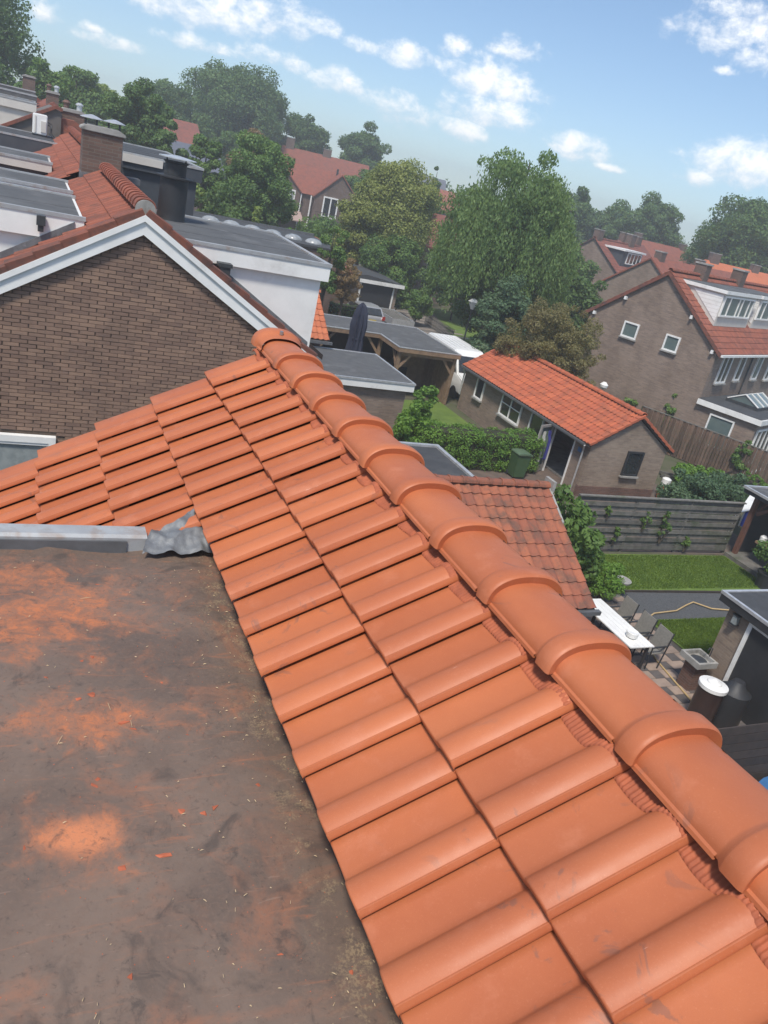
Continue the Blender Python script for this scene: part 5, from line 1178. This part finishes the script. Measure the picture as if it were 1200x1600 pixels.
# ------------------------------------------------------------------ houses across the gardens
def gable_house(label, loc, rz, L, Wd, ze, zr, wallm, tilem, tile_me=None, wins=(), chim=(), name='brick_house', limit=0, wu=.24, gv=.34, over=.15, group=None, verge=None, x0=0.0, sides=(1, 1)):
    """local x along the ridge, gable wall at x = x0, front eave at y = 0"""
    h = thing(name, label, 'house', loc, group, rz)
    wm = Matrix.Translation(loc) @ Matrix.Rotation(rz, 4, 'Z')
    m2 = Wd / 2
    MB().prism([(x0, 0, 0), (x0, Wd, 0), (x0, Wd, ze - .05), (x0, m2, zr - .12), (x0, 0, ze - .05)], (L, 0, 0)).obj('wall', wallm, h)
    if tile_me: gable_roof(h, x0 - over, x0 + L + over, -.25, Wd + .25, ze - .12, zr, 'x', tile_me, tilem, wu, gv, limit, rmesh(tilem), wm=wm, sides=sides)
    else: MB().prism([(x0 - over, -.25, ze - .15), (x0 - over, m2, zr), (x0 - over, Wd + .25, ze - .15), (x0 - over, Wd + .25, ze - .28), (x0 - over, m2, zr - .14), (x0 - over, -.25, ze - .28)], (L + 2 * over, 0, 0)).obj('roof', tilem, h)
    for x, zt, w in chim:
        c = MB().box(x - w / 2, x + w / 2, m2 - .3, m2 + .3, zr - .7, zt).obj('chimney', BRW, h)
        MB().box(x - w / 2 - .04, x + w / 2 + .04, m2 - .34, m2 + .34, zt + .002, zt + .08).obj('chimney_cap', CONC, c)
    for kind, a, b, z0_, z1_, gm, mul in wins:
        F4 = face4((0, -.005, 0), (1, 0, 0), (0, -1, 0)) if kind == 'f' else face4((x0 - .005, 0, 0), (0, -1, 0), (-1, 0, 0))
        if kind == 'g': a, b = -b, -a
        window(h, a, b, z0_, z1_, F4, gm=gm, mull=mul, t=.075)
    return h
rz1 = R(22.99)
rt5 = tile_mesh('roof_tile', OLD5, pan_profile(.25), .40, .018, .026, .34)
rt1 = tile_mesh('roof_tile', OLD1, rib_profile(.25), .40, .018, .026, .34)
RH = gable_house('grey brown brick gable house with two small white windows', (29.18, 27.33, 0), rz1, 16, 6.9, 5.2, 8.0, BRG, OLD1, rt1,
    (('g', 1.85, 2.6, 4.5, 5.25, GLASSG, ()), ('g', 4.05, 4.88, 4.5, 5.25, GLASSG, ()), ('f', .95, 2.15, 3.62, 5.0, GLASS, (.5,)), ('f', 3.2, 3.95, 3.7, 4.98, GLASS, ()), ('f', 5.6, 6.4, 3.7, 4.98, GLASSG, ()), ('f', 7.6, 8.8, 3.62, 5.0, GLASS, (.5,))),
    ((3.4, 8.55, .6), (8.3, 8.6, .7)), limit=120, over=.12, sides=(1, 1))
MB().bar((-.2, -.33, 5.03), (16, -.33, 5.03), .1, .1).obj('gutter', WHITE, RH)
MB().tube([(4.75, -.06, 5.0), (4.75, -.06, 2.9)], .04, 8).obj('downpipe', METALD, RH)
MB().prism([(-.16, -.28, 4.88), (-.16, 3.45, 7.80), (-.16, 7.18, 4.88), (-.16, 7.18, 5.06), (-.16, 3.45, 7.98), (-.16, -.28, 5.06)], (.05, 0, 0)).obj('bargeboard', OLD6, RH)
for y, z in ((5.2, 6.2), (6.6, 5.1), (1.7, 6.2), (.2, 5.0)): MB().box(-.18, .02, y - .06, y + .06, z, z + .16).obj('purlin_end', WHITE, RH)
for x0 in (.95, 5.75):
    MB().prism([(x0, 1.0, 6.1), (x0, 3.4, 7.7), (x0, 3.4, 7.72), (x0, 1.0, 7.62)], (4.2, 0, 0)).obj('dormer', CREAM, RH)
    for k in range(7): MB().prism([(x0 - .02, 1.0 + .0, 6.35 + k * .17), (x0 - .02, 1.0 + .01 + max(0, (k * .17) / .78), 6.35 + k * .17), (x0 - .02, 3.0, 6.5 + k * .17), (x0 - .02, 1.0, 6.5 + k * .17)][:4] if False else [(x0 - .022, 1.02, 6.33 + k * .17), (x0 - .022, 1.05 + k * .21, 6.33 + k * .17), (x0 - .022, 1.25 + k * .21, 6.49 + k * .17), (x0 - .022, 1.02, 6.49 + k * .17)], (.022, 0, 0)).obj('weatherboard', WHITE, RH)
    MB().box(x0 - .12, x0 + 4.35, .85, 3.6, 7.60, 7.76).obj('dormer_fascia', WHITE, RH); MB().box(x0 - .1, x0 + 4.3, .9, 3.58, 7.758, 7.79).obj('dormer_roof', FELT, RH)
    window(RH, x0 + .1, x0 + 3.9, 6.55, 7.52, face4((0, .985, 0), (1, 0, 0), (0, -1, 0)), gm=GLASSG, mull=(.2, .5, .62, .85), t=.08, sill=False)
# conservatory wing with skylight
cv = MB().box(-.02, 6.5, -2.9, -.006, 0, 2.7).obj('extension', BRG, RH)
MB().box(-.22, 6.8, -3.1, -.01, 2.68, 2.92).obj('extension_fascia', WHITE, RH); MB().box(-.15, 6.7, -3.02, -.01, 2.915, 2.95).obj('extension_roof', FELTD, RH)
window(RH, .75, 1.95, 1.0, 2.45, face4((-.025, 0, 0), (0, -1, 0), (-1, 0, 0)), gm=GLASSG, t=.07)
window(RH, .25, 3.4, .1, 2.4, face4((0, -2.905, 0), (1, 0, 0), (0, -1, 0)), mull=(.2, .4, .6, .8), t=.09, sill=False)
sl = MB().box(1.6, 3.9, -2.2, -.6, 2.94, 3.1).obj('skylight', METALD, RH)
MB().prism([(1.66, -2.14, 3.1), (1.66, -.66, 3.1), (1.66, -1.4, 3.5)], (2.2, 0, 0)).obj('skylight_glass', GLASSG, sl)
for x in (1.64, 2.4, 3.1, 3.88): MB().bar((x, -2.16, 3.11), (x, -1.4, 3.52), .05).bar((x, -.64, 3.11), (x, -1.4, 3.52), .05).obj('glazing_bar', WHITE, sl)
lean = thing('lean_to', 'low brown tiled lean-to roof against the grey brick house', 'lean-to', (27.8, 31.4, 0))
MB().prism([(27.0, 32.5, 1.75), (29.0, 29.7, 1.75), (29.6, 30.1, 2.35), (27.7, 33.0, 2.35)], (0, 0, .07)).obj('roof', OLD5, lean)
MB().prism([(27.2, 32.5, 0), (29.0, 29.9, 0), (29.5, 30.2, 0), (27.7, 32.9, 0)], (0, 0, 1.74)).obj('wall', BRG, lean)
HB = gable_house('brown tiled house with white dormer window beyond the feathery tree', (50.76, 62.07, 0), rz1, 9, 7.3, 5.2, 7.95, BRG, OLD5, rt5, (('f', 1.0, 1.8, 2.8, 4.6, GLASS, ()), ('g', 3, 4, 3, 4.2, GLASS, ())), ((-.0 + .5, 8.7, .9), (7.0, 8.9, 1.0)), over=.12)
MB().box(1.4, 5.2, 1.0, 3.6, 6.0, 7.45).obj('dormer', SLATEP, HB); MB().box(1.2, 5.5, .8, 3.7, 7.42, 7.58).obj('dormer_fascia', WHITE, HB)
window(HB, 2.2, 5.0, 6.3, 7.35, face4((0, .99, 0), (1, 0, 0), (0, -1, 0)), mull=(.25, .5, .75), t=.09, sill=False)
MB().bar((-.2, -.3, 5.05), (9, -.3, 5.05), .12, .1).obj('gutter', WHITE, HB)
gable_house('red roofed annex peeping left of the brown tiled house', (47.6, 66.0, 0), rz1, 2.6, 5, 3.6, 5.6, BRG, OLD1)
gable_house('farthest red roofed row under the wide dark tree', (70.5, 84.0, 0), R(-8), 13, 7.5, 5.8, 8.55, BRG, OLD1, None, (), ((1.5, 9.2, .9), (8.5, 9.1, .9)))
gable_house('brick house with skylit parapet between the far rows', (60.0, 70.5, 0), rz1, 6, 7, 5.6, 8.1, BRG, OLD5, None, (('f', 1.0, 3.4, 5.9, 6.9, GLASSG, (.33, .66)),), ((1.0, 8.9, .9), (4.4, 8.8, .9)))
gable_house('orange roofed row at the foot of the massive dark tree', (64.0, 62.5, 0), R(-5), 22, 7.5, 5.5, 8.25, BRG, OLD4, None, (), ((1.0, 9.0, 1.1), (6.5, 8.8, .9), (13, 9.0, 1.0)))
gable_house('red roofed row behind the grey brick house', (44.5, 46.5, 0), rz1, 18, 7, 5.2, 7.85, BRG, OLD1, None, (), ((1.2, 8.3, .8), (8.6, 8.3, .8)))
# brick villa with two front gables
VL = thing('brick_villa', 'brown brick villa with two gables and white windows among trees', 'house', (26.5, 95.4, 0), rz=R(-9.8))
MB().box(-2.7, 9.8, .2, 8.5, 0, 5.2).obj('wall', BRW, VL)
MB().prism([(-2.9, -.1, 5.05), (-2.9, 4.3, 7.95), (-2.9, 8.7, 5.05)], (12.9, 0, 0)).obj('roof', OLD1, VL)
for cx, w, nm in ((0, 2.85, 'gable'), (7.2, 2.7, 'gable')):
    y0 = -.25 if cx == 0 else -.9
    MB().prism([(cx - w, y0, 0), (cx + w, y0, 0), (cx + w, y0, 5.2), (cx, y0, 7.75), (cx - w, y0, 5.2)], (0, 3, 0)).obj('gable_wall', BRW, VL)
    MB().prism([(cx - w - .2, y0 - .2, 5.1), (cx, y0 - .2, 7.95), (cx + w + .2, y0 - .2, 5.1), (cx + w + .2, y0 - .2, 4.95), (cx, y0 - .2, 7.8), (cx - w - .2, y0 - .2, 4.95)], (0, 4.6, 0)).obj('gable_roof', OLD1, VL)
window(VL, .7, 2.3, 3.5, 5.2, face4((0, -.26, 0), (1, 0, 0), (0, -1, 0)), gm=CURT, mull=(.33, .66), t=.14)
for a, b in ((5.5, 7.3), (8.2, 9.3)): window(VL, a, b, 3.0, 5.3, face4((0, -.91, 0), (1, 0, 0), (0, -1, 0)), mull=(.5,) if b - a > 1.4 else (), t=.16)
MB().box(4.7, 9.9, -1.5, -.95, 2.7, 2.8).obj('balcony', DARKW, VL)
for k in range(9): MB().box(4.8 + k * .6, 4.84 + k * .6, -1.5, -1.46, 2.8, 3.5).obj('baluster', DARKW, VL)
MB().bar((4.7, -1.48, 3.5), (9.9, -1.48, 3.5), .06).obj('railing', DARKW, VL)
MB().box(4.1, 4.25, -.3, -.15, 0, 5.0).obj('downpipe', WHITE, VL); MB().box(2.95, 3.05, -.3, -.2, 0, 5.0).obj('downpipe', WHITE, VL)
MB().box(.2, .7, 3.9, 4.6, 7.6, 8.3).obj('chimney', ALU, VL); MB().box(6.9, 7.1, 1.5, 1.8, 7.2, 8.4).obj('vent_pipe', METALD, VL)
MB().prism([(-.5, -4.5, 2.2), (3.2, -4.5, 2.2), (3.2, -.3, 2.9), (-.5, -.3, 2.9)], (0, 0, .1)).obj('awning', mat("pink_awning", (.42, .30, .26), (.36, .26, .22), 3, .8), VL)
gable_house('red roofed house with twin chimneys behind the villa', (34, 121, 0), R(-12), 13, 8, 6, 9.6, BRW, OLD1, None, (), ((1.0, 10.8, 1.2), (6.6, 10.4, 1.2)))
SOLAR = mat("grey_slate_roof", (.11, .12, .15), (.14, .15, .18), 1.5, .45)
gable_house('grey slate roofed house beyond the villa', (48, 134, 0), R(-14), 18, 8, 6, 10.2, BRW, SOLAR)
gable_house('red roofed house right of the slate roof', (53, 118, 0), R(-14), 9, 8, 5.8, 8.7, BRW, OLD1)
gable_house('dim grey gabled house left of the largest round tree', (13.0, 98, 0), R(10), 6, 8, 6.5, 9.6, BRW, OLD5)
gable_house('dim grey roof below the gabled house by the forked tree', (13.6, 86, 0), R(5), 5, 7, 5.5, 7.6, BRW, SOLAR)
# low building with light domes
db = thing('domed_hall', 'low flat hall with silvery light domes behind the white dormer', 'building', (12, 46.6, 0))
MB().box(8.6, 16.2, 43.5, 48.8, 0, 4.7).obj('wall', BRW, db); MB().box(8.5, 16.3, 43.4, 48.9, 4.7, 4.82).obj('roof', FELTD, db)
MB().box(8.4, 16.4, 48.9, 49.0, 4.8, 4.95).box(8.4, 8.5, 43.3, 48.9, 4.8, 4.95).obj('edge_trim', ZINCD, db)
DOME = mat("dome_acrylic", (.36, .38, .39), (.22, .24, .25), 3, .25, spec=.6)
for i in range(6):
    x = 9.6 + i * 1.1; y = 46.6 - i * .35; d_ = MB().lathe([(.50, 0), (.48, .08), (.36, .17), (.2, .23), (.02, .25)], (x, y, 4.82), 14).obj('light_dome', DOME, db, smooth=50)
o = thing('brown_tiled_hut', 'small hut with brown hipped tile roof behind the white dormer', 'hut', (18.3, 53.5, 0))
MB().box(16.2, 20.3, 51.5, 55.6, 0, 2.7).obj('wall', BRW, o)
MB().add([(15.9, 51.2, 2.65), (20.6, 51.2, 2.65), (20.6, 55.9, 2.65), (15.9, 55.9, 2.65), (18.2, 53.2, 4.35), (18.2, 54, 4.35)], [(0, 1, 4), (1, 2, 5, 4), (2, 3, 5), (3, 0, 4, 5), (3, 2, 1, 0)]).obj('roof', OLD5, o)
o = thing('tiled_porch', 'orange tiled porch roof behind the bright bush', 'porch', (8.3, 56, 0))
MB().prism([(6.8, 55, 5.3), (8.2, 55, 6.4), (9.6, 55, 5.3)], (0, 4, 0)).obj('roof', OLD4, o); MB().box(7.0, 9.4, 55.2, 58.8, 0, 5.28).obj('wall', BRW, o)
# garage across the street
ga = thing('garage', 'brick garage with black door and white fascia behind the trailer', 'garage', (21.8, 54, 0))
MB().box(19.6, 24.2, 52.05, 57, 0, 2.3).obj('wall', BRY, ga)
MB().prism([(19.3, 51.7, 2.2), (24.5, 51.7, 2.2), (24.5, 51.7, 2.42), (21.6, 51.7, 2.75), (19.3, 51.7, 2.5)], (0, 5.6, 0)).obj('roof', FELTD, ga)
MB().box(21.1, 24.5, 51.66, 51.70, 2.2, 2.44).obj('fascia', WHITE, ga)
MB().box(21.4, 23.8, 51.98, 52.04, .02, 2.15).obj('garage_door', BLACKP, ga)
MB().box(21.28, 21.4, 51.96, 52.05, 0, 2.2).box(23.8, 23.92, 51.96, 52.05, 0, 2.2).obj('door_frame', WHITE, ga)
MB().box(19.62, 20.4, 51.97, 52.05, 0, 2.2).obj('side_door', METALD, ga); MB().bar((19.6, 51.95, 2.2), (20.45, 51.95, 2.2), .1).bar((20.43, 51.95, 0), (20.43, 51.95, 2.2), .08).obj('side_door_frame', WHITE, ga)
fn = thing('board_fence', 'horizontal brown plank fence left of the garage', 'fence', (18.5, 49.5, 0))
for k in range(6): MB().box(16.6, 19.6, 49.4, 49.44, .1 + k * .3, .36 + k * .3).obj('plank', BRNW, fn)
for x in (16.6, 18.1, 19.6): MB().box(x - .05, x + .05, 49.45, 49.55, 0, 1.95).obj('post', BRNW, fn)
# silver hatchback seen from behind
CAR = mat("silver_paint", (.50, .51, .53), (.46, .47, .49), 3, .3, metal=.5)
car = thing('parked_car', 'silver hatchback parked before the black garage door', 'car', (20.4, 48.6, 0))
def carbody(x, y):
    w = .84
    side = [(0, .35), (0, .85), (.12, .98), (.55, 1.42), (1.2, 1.47), (2.3, 1.40), (3.0, .98), (3.9, .85), (4.0, .6), (3.98, .35)]
    V = []; n = len(side)
    for k, (u, z) in enumerate(side):
        ins = .14 if z > 1.2 else (.03 if z > .9 else 0)
        V += [(x - w + ins, y + u, z), (x + w - ins, y + u, z)]
    F = [(2 * k, 2 * k + 1, 2 * (k + 1) + 1, 2 * (k + 1)) for k in range(n - 1)] + [tuple(2 * k for k in range(n)), tuple(2 * k + 1 for k in range(n))[::-1], (2 * n - 2, 2 * n - 1, 1, 0)]
    return MB().add(V, F)
carbody(20.4, 46.6).obj('body', CAR, car, bev=.03)
def cwin(P): return MB().prism(P, (0, -.012, .008))
cwin([(19.75, 46.70, 1.03), (21.05, 46.70, 1.03), (20.98, 47.06, 1.38), (19.82, 47.06, 1.38)]).obj('rear_window', GLASS, car)
for s_ in (-1, 1):
    X = 20.4 + s_ * .825
    MB().prism([(X, 47.1, 1.02), (X, 49.4, 1.02), (X - s_ * .1, 48.8, 1.36), (X - s_ * .11, 47.25, 1.38)], (s_ * .012, 0, 0)).obj('side_window', GLASS, car)
    MB().box(20.4 + s_ * .72 - .1, 20.4 + s_ * .72 + .1, 46.56, 46.64, .78, 1.02).obj('tail_light', mat("red_lens", (.4, .03, .02), (.3, .02, .02), 4, .2), car)
    MB().box(20.4 + s_ * .86 - .06, 20.4 + s_ * .86 + .1, 49.0, 49.12, .98, 1.1).obj('wing_mirror', CAR, car)
    for yy in (47.35, 49.85):
        me = MB().lathe([(.3, -.1), (.31, 0), (.3, .1)], n=18).mesh('wheel', BLACKP); wh = put('wheel', me, car, Matrix.Translation((20.4 + s_ * .76, yy, .31)) @ Matrix.Rotation(math.pi / 2, 4, 'Y')); wh.matrix_parent_inverse = WORLD[car.name]
        put('rim', MB().lathe([(.19, -.105), (.19, .105)], n=12).mesh('rim', ALU), wh)
MB().box(20.15, 20.65, 46.575, 46.6, .62, .74).obj('number_plate', mat("yellow_plate", (.6, .45, .05), (.55, .4, .05), 5, .5), car)
MB().box(19.6, 21.2, 46.55, 46.7, .36, .58).obj('bumper', CAR, car, bev=.03)
# trailer
tl = thing('trailer', 'grey metal box trailer with slatted load beside the silver car', 'trailer', (22.7, 48.6, 0))
for a in ((21.9, 23.5, 46.9, 46.95), (21.9, 23.5, 50.35, 50.4), (21.9, 21.95, 46.95, 50.35), (23.45, 23.5, 46.95, 50.35)): MB().box(*a, .5, .95).obj('side_panel', ALU, tl)
MB().box(21.92, 23.48, 46.92, 50.38, .44, .5).obj('bed', METALD, tl)
for k in range(6): MB().box(22.0 + k * .24, 22.2 + k * .24, 47.0, 50.3, .84, .9).obj('load_plank', GREYW, tl)
MB().bar((22.7, 50.4, .45), (22.7, 51.6, .45), .08).obj('drawbar', METALD, tl)
for s_ in (-1, 1):
    me = MB().lathe([(.28, -.09), (.28, .09)], n=16).mesh('wheel', BLACKP); wh = put('wheel', me, tl, Matrix.Translation((22.7 + s_ * .9, 48.5, .28)) @ Matrix.Rotation(math.pi / 2, 4, 'Y')); wh.matrix_parent_inverse = WORLD[tl.name]
    MB().box(22.7 + s_ * .72 - .1, 22.7 + s_ * .72 + .1, 46.86, 46.9, .4, .5).obj('tail_light', MATS['red_lens'], tl)
# white van behind the shed
VAN = mat("van_white", (.78, .79, .79), (.74, .75, .75), 2, .3)
vn = thing('panel_van', 'white panel van parked between carport and tiled shed', 'van', (20.5, 35, 0))
side = [(0, .4), (0, .9), (.25, 1.1), (.95, 1.25), (1.55, 2.0), (1.9, 2.22), (5.0, 2.26), (5.15, 2.1), (5.2, .4)]
V = []; n = len(side)
for u, z in side:
    ins = .13 if z > 1.9 else (.05 if z > 1.2 else 0)
    V += [(19.5 + ins, 32.3 + u, z), (21.4 - ins, 32.3 + u, z)]
MB().add(V, [(2 * k, 2 * k + 1, 2 * k + 3, 2 * k + 2) for k in range(n - 1)] + [tuple(2 * k for k in range(n)), tuple(2 * k + 1 for k in range(n))[::-1], (2 * n - 2, 2 * n - 1, 1, 0)]).obj('body', VAN, vn, bev=.05)
MB().prism([(19.62, 33.27, 1.28), (21.28, 33.27, 1.28), (21.2, 33.84, 1.98), (19.7, 33.84, 1.98)], (0, -.02, .012)).obj('windscreen', GLASS, vn)
for k in range(5): MB().box(19.9 + k * .28, 19.93 + k * .28, 34.6, 37.2, 2.255, 2.275).obj('roof_rib', VAN, vn)
for s_ in (-1, 1):
    X = 20.45 + s_ * .93
    MB().prism([(X, 33.4, 1.3), (X, 34.3, 1.3), (X - s_ * .05, 34.3, 1.85), (X - s_ * .05, 33.85, 1.85)], (s_ * .015, 0, 0)).obj('side_window', GLASS, vn)
    MB().box(20.45 + s_ * 1.06 - .07, 20.45 + s_ * 1.06 + .07, 33.5, 33.6, 1.3, 1.6).obj('wing_mirror', BLACKP, vn)
    for yy in (33.2, 36.4):
        me = MB().lathe([(.32, -.11), (.32, .11)], n=18).mesh('wheel', BLACKP); wh = put('wheel', me, vn, Matrix.Translation((20.45 + s_ * .84, yy, .32)) @ Matrix.Rotation(math.pi / 2, 4, 'Y')); wh.matrix_parent_inverse = WORLD[vn.name]
# street lamp, picket fence, lamp by the feathery tree
sl_ = thing('street_lamp', 'street lamp with white inverted cone shade before the willow', 'street lamp', (23.6, 40.4, 0))
MB().tube([(23.6, 40.4, 0), (23.6, 40.4, 3.35)], [.06, .04], 8).obj('post', METALD, sl_)
MB().lathe([(.1, 0), (.12, .1), (.30, .38), (.32, .42), (.16, .55), (.03, .6)], (23.6, 40.4, 3.3), 14).obj('lamp_shade', WHITE, sl_, smooth=30)
pk = thing('picket_fence', 'weathered picket fence beside the striped path', 'fence', (26.7, 49.5, 0))
p0, p1 = Vector((26.85, 52.0, 0)), Vector((26.5, 46.9, 0)); n = 26
pkm = MB().prism([(-.03, 0, .05), (.03, 0, .05), (.03, 0, .78), (0, 0, .86), (-.03, 0, .78)], (0, .03, 0)).mesh('picket', GREYW)
for k in range(n): put('picket', pkm, pk, Matrix.Translation(p0.lerp(p1, k / (n - 1))) @ Matrix.Rotation(R(94), 4, 'Z'))
for z in (.25, .62): MB().bar(p0 + Vector((.03, 0, z)), p1 + Vector((.03, 0, z)), .04, .07).obj('rail', GREYW, pk)
o = thing('garden_lamp', 'white globe garden lamp behind the tiled shed', 'garden lamp', (25.2, 29.4, 0))
MB().tube([(25.2, 29.4, 0), (25.2, 29.4, 2.3)], .035, 8).obj('post', ALU, o); MB().lathe([(.06, 0), (.18, .1), (.2, .22), (.08, .34)], (25.2, 29.4, 2.28), 12).obj('globe', WHITE, o, smooth=40)
o = thing('trellis_arch', 'white framed garden chairs and trellis below the feathery tree', 'trellis', (24.6, 31.5, 0))
for k in range(5): MB().bar((23.6 + k * .3, 31.6, 0), (23.6 + k * .3, 31.6, 2.2), .05).obj('upright', ALU, o)
for z in (1.2, 1.7, 2.2): MB().bar((23.5, 31.6, z), (25.0, 31.6, z), .05).obj('crossbar', ALU, o)
wn = gable_house('shaded brick house behind willow and garden path', (31.0, 63, 0), R(-20), 7, 7, 4.6, 7, BRG, OLD5, None, (('f', .4, 1.5, 1.2, 3.6, GLASS, ()), ('f', 3.0, 4.2, 1.2, 3.6, GLASS, ())))

# ------------------------------------------------------------------ far woods and the hazy air
rng = np.random.default_rng(99); C = []; Rr = []
for i in range(420):
    az = R(rng.uniform(-12, 62)); d = rng.uniform(135, 260); h = rng.uniform(5, 9.5) * (1 if d < 200 else 1.1)
    C.append((d * math.sin(az), d * math.cos(az), h * .55)); Rr.append((rng.uniform(3, 6), rng.uniform(3, 6), h * .5))
V, F = leaf_cloud(rng, C, Rr, 60000, .5, shell=.75)
o = put('far_wood', np_mesh('far_wood', V, F, L_DARK)); tag(o, 'distant belt of dark trees along the horizon', 'wood', kind='stuff')
hz, nt, bs = base_mat("haze"); nt.n.remove(bs)
pv = nt.add('ShaderNodeVolumePrincipled'); pv.inputs['Color'].default_value = (.93, .97, 1.0, 1); pv.inputs['Density'].default_value = .0019
pv.inputs['Anisotropy'].default_value = .3
nt.l.new(pv.outputs[0], nt.n['Material Output'].inputs['Volume'])
o = MB().box(-255, 455, -125, 485, -1, 22).obj('haze', hz); o['kind'] = 'stuff'; o['label'] = 'thin pale haze hanging in the air'; o['category'] = 'haze'
